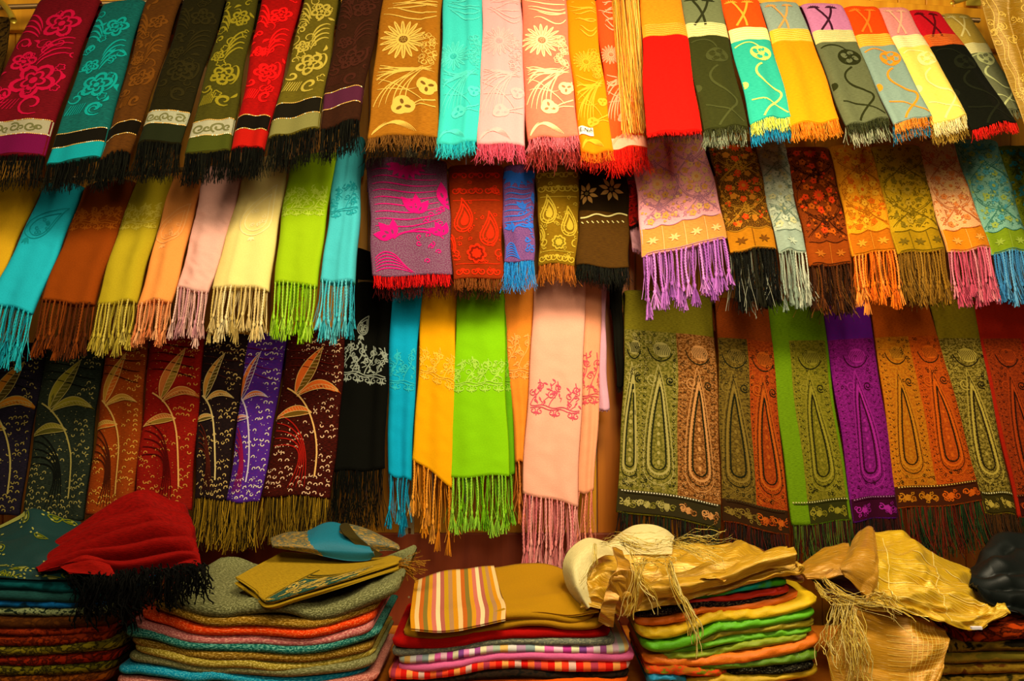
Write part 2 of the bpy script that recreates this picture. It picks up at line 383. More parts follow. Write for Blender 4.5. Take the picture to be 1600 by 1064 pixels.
def d_swirl(m, r, palm=True, emblem=True, split=.35):
    W, L = m.W, m.L
    # top panel: crossed stems
    if palm:
        m.stroke(bez((W * .62, L * .02), (W * .55, L * .12), (W * .4, L * .16), (W * .2, L * .24)), .9, 0)
        m.stroke(bez((W * .22, L * .02), (W * .4, L * .1), (W * .48, L * .15), (W * .45, L * .25)), .9, 0)
        for bx in (.2, .62):
            for k in range(7):
                a = -2.8 + k * .42; m.stroke([(W * bx, L * .03), (W * bx + 2.6 * math.cos(a), L * .03 + 1.8 * math.sin(a) + .6)], .4, 0)
    if emblem:
        cx, cy, R = W * .62, L * .49, W * .27
        m.blob(ell(cx, cy, R, R * .95, 0, 24), 1)
        for k in range(4):
            a = k * math.pi / 2 + .4
            m.blob(ell(cx + R * .5 * math.cos(a), cy + R * .5 * math.sin(a), R * .36, R * .24, a + .8, 10), 2)
            m.stroke(spiral(cx + R * .45 * math.cos(a), cy + R * .45 * math.sin(a), R * .4, .6, a), .3, 1, off=.003)
        m.stroke(bez((W * .05, L * (split + .05)), (W * .3, L * (split + .01)), (W * .5, L * (split + .03)), (W * .62, L * .43)), .6, 1)
        m.stroke(np.concatenate([bez((W * .58, L * .575), (W * .1, L * .64), (W * .5, L * .74), (W * .8, L * .8)), bez((W * .8, L * .8), (W * .98, L * .86), (W * .5, L * .9), (W * .32, L * .985))[1:]]), .85, 1)
        m.stroke(bez((W * .02, L * .84), (W * .4, L * .84), (W * .75, L * .92), (W * .92, L * .97)), .6, 1)
        m.blob(ell(W * .02, L * .72, 1.6, 1.8, 0, 12), 1)
def d_embro(m, r, v=.35, ci=0, wd=.3, dens=1.5, h=.2):
    W, L = m.W, m.L; y = v * L; hh = h * L
    x = np.linspace(0, W, 40)
    for dy in (0, .8): m.stroke(np.stack([x, y + dy + .35 * np.sin(x * .9 + dy)], 1), wd, ci)
    n = max(2, int(W / 5.5 * dens))
    for k in range(n):
        cx = W * (k + .5) / n
        m.stroke(bez((cx - 2.2, y), (cx - 1, y - hh * .5), (cx + 2, y - hh * .4), (cx + .6, y - hh)), wd, ci)
        m.stroke(spiral(cx + 1, y - hh * .75, 1.3, 1.3, r.random() * 6), wd, ci); m.stroke(spiral(cx - 1.5, y - hh * .45, 1.2, 1.2, r.random() * 6, -1), wd, ci)
        for q in range(int(8 * dens)):
            a = r.random() * 6.3; fx, fy = cx + (r.random() - .5) * 4.6, y - hh * (.1 + .9 * r.random())
            p, _ = leafpoly(fx, fy, fx + 1.5 * math.cos(a), fy + 1.5 * math.sin(a), .6); m.blob(p, ci, rings=1)
            m.stroke(bez((fx, fy), (fx + r.random() * 2 - 1, fy + 1), (fx + 1, fy + r.random() * 2 - 1), (fx + r.random() * 3 - 1.5, fy + 1.6)), wd * .8, ci)
        m.stroke(spiral(cx - 1.2, y + 2, 1.1, 1.1, 4.5), wd, ci); m.stroke(spiral(cx + 1.2, y + 2, 1.1, 1.1, 4.9, -1), wd, ci)
        for a in (.7, 1.57, 2.4): p, _ = leafpoly(cx, y + 2.2, cx + 1.3 * math.cos(a), y + 2.2 + 1.5 * math.sin(a), .55); m.blob(p, ci, rings=1)
def d_stitchpaisley(m, r, cx=.5, cy=.25, sz=.2, rot=.6, ci=0):
    W, L = m.W, m.L; x, y, q = cx * W, cy * L, sz * L
    m.stroke(paisley(x, y, q, rot), .35, ci, closed=True); m.stroke(paisley(x, y + q * .1, q * .72, rot), .3, ci, closed=True)
    for k in range(9): m.stroke(spiral(x + (r.random() - .5) * q * .5, y + r.random() * q * .7, .8, 1, r.random() * 6), .28, ci)
    for a in (-.6, 0, .6): p, _ = leafpoly(x - math.sin(rot) * q, y + q * math.cos(rot) * 1.05, x - math.sin(rot) * q + 2 * math.sin(a), y + q * 1.05 + 2 * math.cos(a), .8); m.blob(p, ci)
def d_lily(m, r):
    W, L = m.W, m.L
    for k in range(9):
        m.stroke(bez((0, L * (.1 + .06 * k)), (W * .3, L * (-.02 + .07 * k)), (W * .5, L * (.16 + .06 * k)), (W * .98, L * (.08 + .05 * k))), .45, taper=True)
    for (px, py, q, ro, c) in ((.26, .63, .17, .2, 0), (.55, .4, .17, 1.2, 0), (.9, .3, .19, 2, 0), (.88, .62, .13, .5, 0)):
        for a in (-.9, 0, .9):
            p, mid = leafpoly(px * W, py * L + q * W * .5, px * W + q * W * 1.3 * math.sin(a + ro - 1), py * L - q * W * 1.1 * math.cos(a + ro - 1), q * W * .75, .5); m.blob(p, c, rings=3)
            for f in (.35, .6): m.blob(ell(*(p.mean(0) * f + mid[2] * (1 - f)), q * W * .16, q * W * .07, a + ro, 8), 1)
    m.stroke(bez((W * .3, L * .68), (W * .5, L * .54), (W * .7, L * .7), (W * .98, L * .6)), .6); m.stroke(bez((W * .35, L * .64), (W * .6, L * .6), (W * .7, L * .55), (W * .98, L * .72)), .45)
    for k in range(9): a = math.pi * k / 8; p, _ = leafpoly(W * .5 + 2 * math.cos(a), L * .02, W * .5 + 7 * math.cos(a), L * .02 + 6 * math.sin(a), 2.0); m.blob(p, 0)
    for k in range(6): m.stroke(bez((W * .03, L * (.88 + .02 * k)), (W * .15, L * (.76 + .03 * k)), (W * .3, L * (.76 + .03 * k)), (W * (.42 + .03 * k), L * (.92 + .015 * k))), .4, taper=True)
    for k in range(14): m.stroke(spiral(W * (.6 + .38 * r.random()), L * (.4 + .5 * r.random()), 1.0, 1, r.random() * 6), .35)
def d_bigpaisley(m, r, ci=0):
    W, L = m.W, m.L
    for (px, fl, py) in ((.3, 1, .43), (.8, 1, .56), (-.02, 1, .66)):
        x, y, q = px * W, py * L, .15 * L
        m.stroke(paisley(x, y, q, .3 * fl, -fl, .9), .45, ci, closed=True); m.stroke(paisley(x, y + q * .08, q * .74, .3 * fl, -fl, .9), .5, ci, closed=True)
        m.blob(paisley(x, y + q * .15, q * .45, .3 * fl, -fl, .9), ci)
        for k in range(10): a = k * .63; m.blob(ell(x + q * .62 * math.cos(a), y + q * .25 + q * .66 * math.sin(a), .35, .25, a, 6), ci, rings=1)
    for k in range(24): m.stroke(spiral(W * r.random(), L * (.1 + .85 * r.random()), .8, 1.1, r.random() * 6, n=9), .25, ci)
    for (py, a) in ((.2, 1), (.94, 1), (.06, -1)):
        for px in (.2, .5, .8):
            m.stroke(spiral(px * W - 1.4, py * L, 1.3, 1.1, 0, a), .4, ci); m.stroke(spiral(px * W + 1.4, py * L, 1.3, 1.1, math.pi, -a), .4, ci)
            m.blob(ell(px * W, py * L - .6, .9, .6, 0, 8), ci)
    for q, c_ in ((.2, ci), (.15, 1), (.1, ci)): m.blob(flower(.5 * W, .78 * L, q * W, 8, .2, .2, 32), c_, off=.0016 + (.2 - q) * .01)
    m.stroke(spiral(.1 * W, .78 * L, 2.2, 1.3, 1), .45, ci); m.stroke(spiral(.93 * W, .78 * L, 2, 1.3, 1, -1), .45, ci)
    for yy in (.29, .87): m.stroke([(x, yy * L) for x in np.linspace(0, W, 16)], .22, ci)
def d_daisies(m, r):
    W, L = m.W, m.L
    for (px, py, R) in ((.62, .17, .26), (.12, .24, .24)):
        for k in range(8):
            a = k * math.pi / 4 + .2; R2 = R * W; p, _ = leafpoly(px * W + .25 * R2 * math.cos(a), py * L + .25 * R2 * math.sin(a), px * W + R2 * math.cos(a), py * L + R2 * math.sin(a), R2 * .33); m.blob(p, 0)
        m.blob(ell(px * W, py * L, .16 * R * W, .16 * R * W), 1)
    x = np.linspace(0, W, 30); m.stroke(np.stack([x, L * (.5 - .08 * x / W) + .5 * np.sin(x * .8)], 1), .55, 2)
    for k in range(9): m.stroke([(W * (.05 + .1 * k), L * (.55 - .06 * k / 9)), (W * (.09 + .1 * k), L * (.57 - .06 * k / 9))], .35, 2)
def d_arab(m, r, band=.8, motif=(0, 1, 2), ph=0.0):
    # 0 line colour, 1 and 2 blossoms, 3 band, 4 band line
    W, L = m.W, m.L
    m.patch(0, 1, band, .995, 3, top=lambda u: .022 * abs(math.sin(u * math.pi * W / 7.5)))
    m.v1 = band - .015
    P = 15.0; nc = max(1, round(W / P)); P = max(P, W / nc * 1.0); x0 = W * (.5 + ph) - (nc - 1) * P / 2
    for c in range(-1, nc + 1):
        cx = x0 + c * P
        for cy in (L * .02, L * (band * .52), L * (band * 1.05)):
            hh = L * band * .30
            for s_ in (-1, 1):
                for gp, wd in ((1.0, .32), (.9, .16)):
                    o = np.concatenate([bez((cx, cy - hh * 1.15), (cx + s_ * P * .02, cy - hh * .6), (cx + s_ * P * .62 * gp, cy - hh * .5), (cx + s_ * P * .5 * gp, cy + hh * .2)), bez((cx + s_ * P * .5 * gp, cy + hh * .2), (cx + s_ * P * .4 * gp, cy + hh * .8), (cx + s_ * P * .1, cy + hh * .85 * gp), (cx, cy + hh * gp))[1:]])
                    m.stroke(o, wd, 0)
            for k in range(12):
                a = k * .5236; p, _ = leafpoly(cx + .4 * math.cos(a), cy + .4 * math.sin(a), cx + 2.5 * math.cos(a), cy + 2.8 * math.sin(a), .95, n=5); m.blob(p, 2, rings=1)
            m.blob(ell(cx, cy, .8, .8, 0, 8), 1, off=.0026)
            for k in range(9):
                a = k * .698 + .3; x, yy = cx + P * .3 * math.cos(a), cy + hh * .55 * math.sin(a)
                m.blob(flower(x, yy, 1.5, 5, a, .5, 15), 1 if k % 2 else 2, rings=1); m.blob(ell(x, yy, .3, .3, 0, 5), 0, off=.0028, rings=1)
            for k in range(5):
                for s_ in (-1, 1): p, _ = leafpoly(cx, cy - hh * (.5 + .1 * k), cx + s_ * 1.3, cy - hh * (.6 + .1 * k), .55, n=5); m.blob(p, 0, rings=1)
    for k in range(int(W * L / 3.6)):
        x, yy = r.random() * W, r.random() * band * .97 * L; a = r.random() * 6; t = r.random()
        if t < .3: m.blob(flower(x, yy, .5 + .4 * r.random(), 5, a, .45, 10), 1 if r.random() < .6 else 2, rings=1)
        elif t < .75:
            for b_ in (-.8, .8): p, _ = leafpoly(x, yy, x + 1.2 * math.cos(a + b_), yy + 1.2 * math.sin(a + b_), .42, n=4); m.blob(p, 0, rings=1)
        else: m.stroke(spiral(x, yy, .8, 1.1, a, n=8), .2, 0)
    m.v1 = .995
    n = max(1, round(W / 7.5))
    for k in range(n):
        cx, cy = W * (k + .5) / n, L * (band + .55 * (1 - band))
        for q in range(6): a = q * 1.047; p, _ = leafpoly(cx, cy, cx + 2.3 * math.cos(a), cy + 1.7 * math.sin(a), .8, n=5); m.blob(p, 4, off=.0026, rings=1)
        m.stroke([(W * k / n, t) for t in np.linspace(L * (band + .02), L * .985, 6)], .25, 4, off=.0026)
    x = np.linspace(0, W, 40); yb = (band + .022 * np.abs(np.sin(x / W * math.pi * W / 7.5))) * L
    m.stroke(np.stack([x, yb], 1), .28, 0, off=.0026); m.stroke(np.stack([x, x * 0 + L * .988], 1), .25, 0, off=.0026)
def d_leaves(m, r, ox=0.0, oy=0.0):
    # 0 horseshoe dots, 1 leaf, 2 leaf second tone, 3 stem, 4 arcs, 5 black
    W, L = m.W, m.L; f = lambda a, b: (W * (a + ox), L * (b + oy))
    for k in range(5):
        m.stroke(bez(f(-.05, .5 + .05 * k), f(.4, .5 + .04 * k), f(.6, .7), f(.62 - .06 * k, .95)), .45, 4, taper=True)
    for k in range(4): m.stroke(bez(f(.0, .04 + .05 * k), f(.4, .02 + .05 * k), f(.7, .1 + .05 * k), f(1.1, .05 + .07 * k)), .3, 5, taper=True)
    pts = []
    cl = [(.85, .08), (.9, .25), (.82, .46), (.9, .62), (.42, .64), (.15, .72), (.12, .9), (.32, .88), (.55, .93), (.8, .9), (.92, .8), (.72, .98), (.5, .05)]
    for (fx, fy) in cl:
        for k in range(40):
            x, y = W * fx + r.gauss(0, 1.7), L * fy + r.gauss(0, 1.6)
            if not (.04 * W < x < .96 * W and .02 * L < y < .985 * L) or any((x - a) ** 2 + (y - b_) ** 2 < 1.9 for a, b_ in pts) or len([1 for a, b_ in pts if (a - W * fx) ** 2 + (b_ - L * fy) ** 2 < 9]) > 5: continue
            pts.append((x, y)); R = .52; a0 = math.pi + (r.random() - .5) * .8 + (math.pi if r.random() < .25 else 0)
            t = np.linspace(a0 - .4, a0 + math.pi + .4, 7); m.stroke(np.stack([x + R * np.cos(t), y + R * np.sin(t)], 1), .3, 0)
    for k in range(160): m.blob(ell(W * r.random(), L * r.random(), .16, .16, 0, 4), 0, rings=1)
    def leaf(a, b_, c, d_, wd, bend, ca, cb):
        p, mid = leafpoly(*f(a, b_), *f(c, d_), wd, bend, 14); m.blob(p, ca, rings=3, off=.002)
        n = len(mid); half = np.concatenate([mid, p[n:][::1]]); m.blob(half, cb, off=.0025)
        m.stroke(p, .22, 3, off=.003, closed=True); m.stroke(mid, .2, 3, off=.003)
        for i in range(2, n - 2):
            m.stroke([mid[i], mid[i] + (p[i] - mid[i]) * .85 + (mid[i + 1] - mid[i]) * .8], .13, 3, off=.003)
    leaf(.27, .37, .66, .07, W * .25, -.8, 2, 1); leaf(.3, .385, 1.0, .37, W * .15, -W * .17, 1, 1); leaf(.58, .49, .0, .53, W * .17, W * .08, 1, 2)
    m.stroke(np.concatenate([bez(f(.12, .33), f(.5, .4), f(.72, .55), f(.74, .88))]), .5, 3, off=.0034)
def d_drop(m, r, cols):
    # per column: (u0,u1, ground, light, dark, centre); the last 10% is a border
    W, L = m.W, m.L
    for (u0, u1, g, li, dk) in cols:
        m.patch(u0, u1, .17, .9, g, nv=40); m.patch(u0, u1, .9, .994, 5, nv=8)
        cx, w_ = W * (u0 + u1) / 2, W * (u1 - u0)
        w_ = min(w_, 11)
        m.lo, m.hi = max(.02, u0 + .01), min(.98, u1 - .01)
        for k, (sw, ci, th) in enumerate(((.9, li, .28), (.76, dk, .22), (.64, li, .75), (.46, dk, .5))):
            top = .43 - .035 * (3 - k); p = drop(cx, L * top, L * (.80 + .022 * (3 - k)), w_ * sw, -.5 * (3 - k) * .4)
            m.stroke(p, th, ci, off=.0016 + .0002 * k, closed=True)
        m.blob(drop(cx, L * .45, L * .80, w_ * .38), g, off=.0022, rings=3)
        for A, B in zip(drop(cx, L * .37, L * .835, w_ * .74, -.2, 24)[::1], drop(cx, L * .41, L * .815, w_ * .5, -.1, 24)): m.stroke([A, (A + B) / 2, B], .22, li, off=.002)
        for q in (.08, .92):
            for k in range(44): m.blob(ell(W * (u0 + (u1 - u0) * q) + (.25 if k % 2 else -.25), L * (.19 + .016 * k), .28, .2, .6, 5), li if k % 2 else dk, rings=1)
        for k in range(26): m.stroke(spiral(W * (u0 + (u1 - u0) * r.random()), L * (.84 + .05 * r.random()), .6, 1, r.random() * 6, n=8), .2, li if r.random() < .6 else dk)
        for k in range(6): m.blob(ell(cx, L * (.56 + .042 * k), .55, .85 if k % 2 else .6, 0, 8), li, off=.0026)
        m.blob(ell(cx + w_ * .08, L * .255, w_ * .3, L * .035, .25, 18), li, off=.0014)
        for k in range(9): m.stroke(bez((cx - w_ * .22 + k * w_ * .06, L * .232), (cx - w_ * .2 + k * w_ * .06, L * .25), (cx - w_ * .1 + k * w_ * .06, L * .26), (cx - w_ * .14 + k * w_ * .06, L * .28), 7), .2, dk, off=.0022)
        m.stroke(bez((cx - w_ * .4, L * .25), (cx - w_ * .3, L * .32), (cx + w_ * .2, L * .33), (cx + w_ * .42, L * .27)), .35, dk)
        m.stroke(spiral(cx - w_ * .25, L * .4, 2.2, 1.4, 1), .35, li); m.stroke(spiral(cx + w_ * .32, L * .4, 1.6, 1.4, 1), .35, dk)
        for k in range(34):
            for q in (-.46, .46): m.stroke([(cx + q * w_ - .45, L * (.3 + .0175 * k)), (cx + q * w_, L * (.3075 + .0175 * k)), (cx + q * w_ + .45, L * (.3 + .0175 * k))], .2, li if k % 2 else dk)
        for k in range(30): m.stroke(spiral(W * (u0 + (u1 - u0) * r.random()), L * (.18 + .22 * r.random()), .7, 1, r.random() * 6, n=8), .2, li if r.random() < .6 else dk)
        m.lo, m.hi = .02, .98
        for k in range(max(1, int(w_ / 5))):
            x = W * u0 + (k + .5) * W * (u1 - u0) / max(1, int(w_ / 5)); y = L * .955
            m.blob(flower(x, y, 1.25, 6, r.random(), .35, 18), li, off=.0016); m.stroke(spiral(x - 2.0, y - .5, 1.2, 1.2, r.random() * 6), .4, li); m.stroke(spiral(x + 1.9, y + .3, 1.2, 1.3, r.random() * 6, -1), .4, g, off=.002)
            for q in range(7): m.stroke(spiral(x + (r.random() - .5) * 6, y + (r.random() - .5) * 3.4, .7, 1.1, r.random() * 6, n=8), .28, g if q % 2 else li, off=.0018)
    n = int(W / .9)
    for k in range(n): m.stroke([(W * (k + .1) / n, L * .905), (W * (k + .62) / n, L * .905)], .4, 6, off=.0022)
    for yy in (.912, .99): m.stroke([(x, L * yy) for x in np.linspace(0, W, 18)], .25, 5)

# ------------------------------------------------------------------ fringes
def threads(name, roots, dirs, length, rad, mats, parent, seed=0, spread=.12, curl=.1, segs=5, jitter=.15):
    rs = np.random.RandomState(seed); n = len(roots); roots = np.asarray(roots); dirs = np.asarray(dirs, float)
    L = length * (1 - jitter * rs.rand(n)); t = np.linspace(0, 1, segs + 1)
    off = rs.randn(n, 3) * spread; off[:, 2] *= .2; bend = rs.randn(n, 3) * curl; bend[:, 2] *= .2
    D = dirs + off * .35
    wig = rs.rand(n, 2) * 6.28
    P = roots[:, None] + (D[:, None] * t[None, :, None] + bend[:, None] * (t ** 2)[None, :, None]) * L[:, None, None]
    P[..., 0] += (.03 * np.sin(t[None] * 7 + wig[:, :1]) * L[:, None]) * t[None] * (curl * 6)
    P[..., 1] += (.03 * np.sin(t[None] * 6 + wig[:, 1:]) * L[:, None]) * t[None] * (curl * 6)
    a = np.array([0, 2.094, 4.189]); ring = np.stack([np.cos(a), np.sin(a), 0 * a], 1) * rad
    R = rad_prof = (1 - .35 * t)[None, :, None, None]
    V = (P[:, :, None] + ring[None, None] * R).reshape(-1, 3); m = segs + 1
    base = (np.arange(n)[:, None] * m + np.arange(segs)[None]).reshape(-1) * 3
    F = []
    for k in range(3):
        q = (k + 1) % 3; F.append(np.stack([base + k, base + q, base + 3 + q, base + 3 + k], 1))
    F = np.stack(F, 1).reshape(-1, 4)
    mats = mats if isinstance(mats, list) else [mats]
    fm = np.repeat(rs.randint(0, len(mats), n), segs * 3)
    uv = np.stack([V[:, 0], V[:, 2]], 1)
    o = mesh(name, V, F, mats, parent, uv=uv, fm=fm); o['kind'] = 'stuff'; return o
_tv = []
def tassel_variants():
    if _tv: return _tv
    for k in range(6):
        rs = np.random.RandomState(50 + k); V = []; F = []
        end = .62 + .1 * rs.rand(); turns = 6 + 2 * rs.rand()
        def tube(P, rad, sides=4):
            o = len(V); n = len(P)
            for p, q in zip(P, rad):
                for j in range(sides):
                    a = j * 2 * math.pi / sides + .7; V.append((p[0] + q * math.cos(a), p[1] + q * math.sin(a), p[2]))
            for i in range(n - 1):
                for j in range(sides):
                    b_ = (j + 1) % sides; F.append((o + i * sides + j, o + i * sides + b_, o + (i + 1) * sides + b_, o + (i + 1) * sides + j))
        bx, by = rs.randn(2) * .7
        for ph in (0, math.pi):
            t = np.linspace(0, end, 26); a = t / end * turns * 2 * math.pi + ph
            bow = np.sin(t / end * 3.1)
            tube(np.stack([.5 * np.cos(a) + bx * bow, .5 * np.sin(a) + by * bow, -t], 1), np.full(26, .62))
        tube(np.array([(0, 0, -end + .04), (0, 0, -end + .02), (0, 0, -end), (0, 0, -end - .04)]), [.7, 1.35, 1.35, .8], 6)
        for q in range(16):
            a = rs.rand() * 6.28; sp = 1.0 + 3.0 * rs.rand(); t = np.linspace(0, 1, 5); ln = (1 - end) * (.75 + .3 * rs.rand())
            tube(np.stack([np.cos(a) * sp * t ** .7 + .6 * rs.randn() * t * t, np.sin(a) * sp * t ** .7 + .6 * rs.randn() * t * t, -end - .01 - ln * t], 1), np.linspace(.62, .4, 5), 3)
        me = bpy.data.meshes.new('tassel'); me.from_pydata(V, [], F); me.materials.append(None)
        l = me.uv_layers.new(name='UVMap'); li = np.empty(len(me.loops), np.int32); me.loops.foreach_get('vertex_index', li)
        Va = np.array(V); l.data.foreach_set('uv', (np.stack([Va[:, 0] * .003, Va[:, 2] * .1], 1)[li]).ravel())
        me.polygons.foreach_set('use_smooth', np.ones(len(F), bool)); _tv.append(me)
    return _tv
def tassel(root, dirv, length, rad, mat, parent, r):
    o = bpy.data.objects.new('tassel', r.choice(tassel_variants())); link(o, parent)
    z = -Vector(dirv).normalized(); q = Vector((0, 0, 1)).rotation_difference(z)
    o.rotation_mode = 'QUATERNION'; from mathutils import Quaternion
    o.rotation_quaternion = q @ Quaternion((0, 0, 1), r.random() * 6.28)
    o.location = Vector(root) - parent_loc(parent); o.scale = (rad, rad, length)
    o.material_slots[0].link = 'OBJECT'; o.material_slots[0].material = mat
    return o
def fringe(h, parent, kind, px, col, r, n=None, rad=None, sub=None, dirmix=.5, v=.995, back=0.0, spread=.12, curl=.12, jitter=.2, name='fringe', u0=.02, u1=.98):
    Lm = px * h.dist / FPX
    cols = col if isinstance(col, (list, tuple)) else [col]
    mats = [fabric(c, 'plain', rough=.75) for c in cols]
    def dirs(u):
        e = h.base(u, u * 0 + 1) - h.base(u, u * 0); e /= np.linalg.norm(e, axis=-1, keepdims=True)
        d = e * dirmix + np.array([0, 0, -1.]) * (1 - dirmix); return d / np.linalg.norm(d, axis=-1, keepdims=True)
    if kind == 'thread':
        n = n or int(h.W * 100 * 6); u = np.sort(np.array([u0 + (u1 - u0) * r.random() for _ in range(n)]))
        lay = np.array([r.random() for _ in range(n)])
        roots = h.base(u, u * 0 + v) + h.pl.n * (h.H(u, u * 0 + v) * (1 - lay * .8) - back)[:, None]
        return threads(name, roots, dirs(u), Lm, rad or .0011, mats, parent, r.randrange(9999), spread, curl, jitter=jitter)
    n = n or max(4, int(h.W / .0135))
    for k in range(n):
        u = np.array([u0 + (u1 - u0) * (k + .5 + (r.random() - .5) * .5) / n])
        root = (h.base(u, u * 0 + v) + h.pl.n * (h.H(u, u * 0 + v) - .001 - back)[:, None])[0]
        d = dirs(u)[0] + np.array([(r.random() - .5) * .09, (r.random() - .3) * .06, 0])
        tassel(root, d, Lm * (.85 + .25 * r.random()), (rad or .0026) * (.85 + .3 * r.random()), r.choice(mats), parent, r)
    # the second, hidden half of the fold hangs just behind
    u = np.sort(np.array([u0 + (u1 - u0) * r.random() for _ in range(int(n * 5))]))
    roots = h.base(u, u * 0 + v - .01)
    return threads('fringe', roots, dirs(u), Lm * .9, .0014, mats, parent, r.randrange(9999), spread * .6, curl * .8)

# ------------------------------------------------------------------ the setting
WOOD_A = wood('#d0860e', '#eea81e'); WOOD_B = wood('#b4600e', '#d07a18'); WOOD_D = wood('#7a3014', '#93401a')
def yback(x): return .12 if x < .45 else .12 + (x - .45) * math.tan(math.radians(9))
floor = box('floor', (-3.2, -4.2, -.05), (3.2, 1.0, 0), wood('#6b4526', '#80562f')); tag(floor, kind='structure')
wl = bpy.data.objects.new('wall_back', None); link(wl); wl.location = (-.9, .12, 0); tag(wl, kind='structure')
x = -2.45
while x < .44:                                            # upright tongue-and-groove boards
    box('plank', (x + .0015, .12, .02), (min(x + .118, .452), .145, 3.1), WOOD_A if x < .3 else WOOD_B, wl); x += .12
wr = bpy.data.objects.new('wall_right', None); link(wr); wr.location = (.455, .125, 0); wr.rotation_euler = (0, 0, math.radians(9)); tag(wr, kind='structure')
def rbox(name, lo, hi, mat):
    o = box(name, lo, hi, mat); o.parent = wr; return o
for k in range(14): rbox('plank', (k * .12 + .0015, 0, .02), (k * .12 + .118, .025, 3.1), WOOD_A)
# horizontal top boards seen along the upper edge
tb = box('trim_1', (-2.3, .085, 2.68), (.45, .118, 2.86), WOOD_A); tag(tb, kind='structure')
o = rbox('trim_2', (0, -.035, 2.70), (1.62, -.003, 2.86), WOOD_A); o['kind'] = 'structure'
o = box('trim_3', (-2.4, .09, .50), (.44, .117, .84), WOOD_D); tag(o, kind='structure')

UPMAT = metal('#b9a878', .45, .3); DARK = fabric('#100c06', 'plain')
def upright(px, py, label):                               # slotted metal shelf upright screwed to the wall
    p = at(px, py, .10); e = empty('shelf_upright', (p[0], .10, .5), label, 'shelf upright')
    hw, t = .017, .009
    z = .5
    V = []; F = []
    # strip with real slots: two stiles and the webs between the slots
    def bb(lo, hi):
        o = len(V)
        for c in ((0, 0, 0), (1, 0, 0), (1, 1, 0), (0, 1, 0), (0, 0, 1), (1, 0, 1), (1, 1, 1), (0, 1, 1)):
            V.append([hi[k] if c[k] else lo[k] for k in range(3)])
        for f in ((0, 3, 2, 1), (4, 5, 6, 7), (0, 1, 5, 4), (1, 2, 6, 5), (2, 3, 7, 6), (3, 0, 4, 7)): F.append([i + o for i in f])
    for s_ in (-1, 1):
        a, b_ = sorted((s_ * hw, s_ * .005)); bb((p[0] + a, .10 - t, .5), (p[0] + b_, .10, 2.4))
    k = 0
    while .5 + k * .09 < 2.38: bb((p[0] - .005, .10 - t, .5 + k * .09), (p[0] + .005, .10, .53 + k * .09)); k += 1
    mesh('channel', V, F, UPMAT, e, smooth=False)
    for zz in (.56, 2.34):
        s = mesh('screw', [(p[0] + .004 * math.cos(a), .10 - t - .002 * q, zz + .055 + .004 * math.sin(a)) for q in (0, 1) for a in np.linspace(0, 5.24, 6)],
             [(0, 1, 7, 6), (1, 2, 8, 7), (2, 3, 9, 8), (3, 4, 10, 9), (4, 5, 11, 10), (5, 0, 6, 11), (6, 7, 8, 9, 10, 11)], UPMAT, e, smooth=False)
upright(640, 845, 'pale slotted metal shelf upright on the wall beside the yellow-orange hanging scarf')

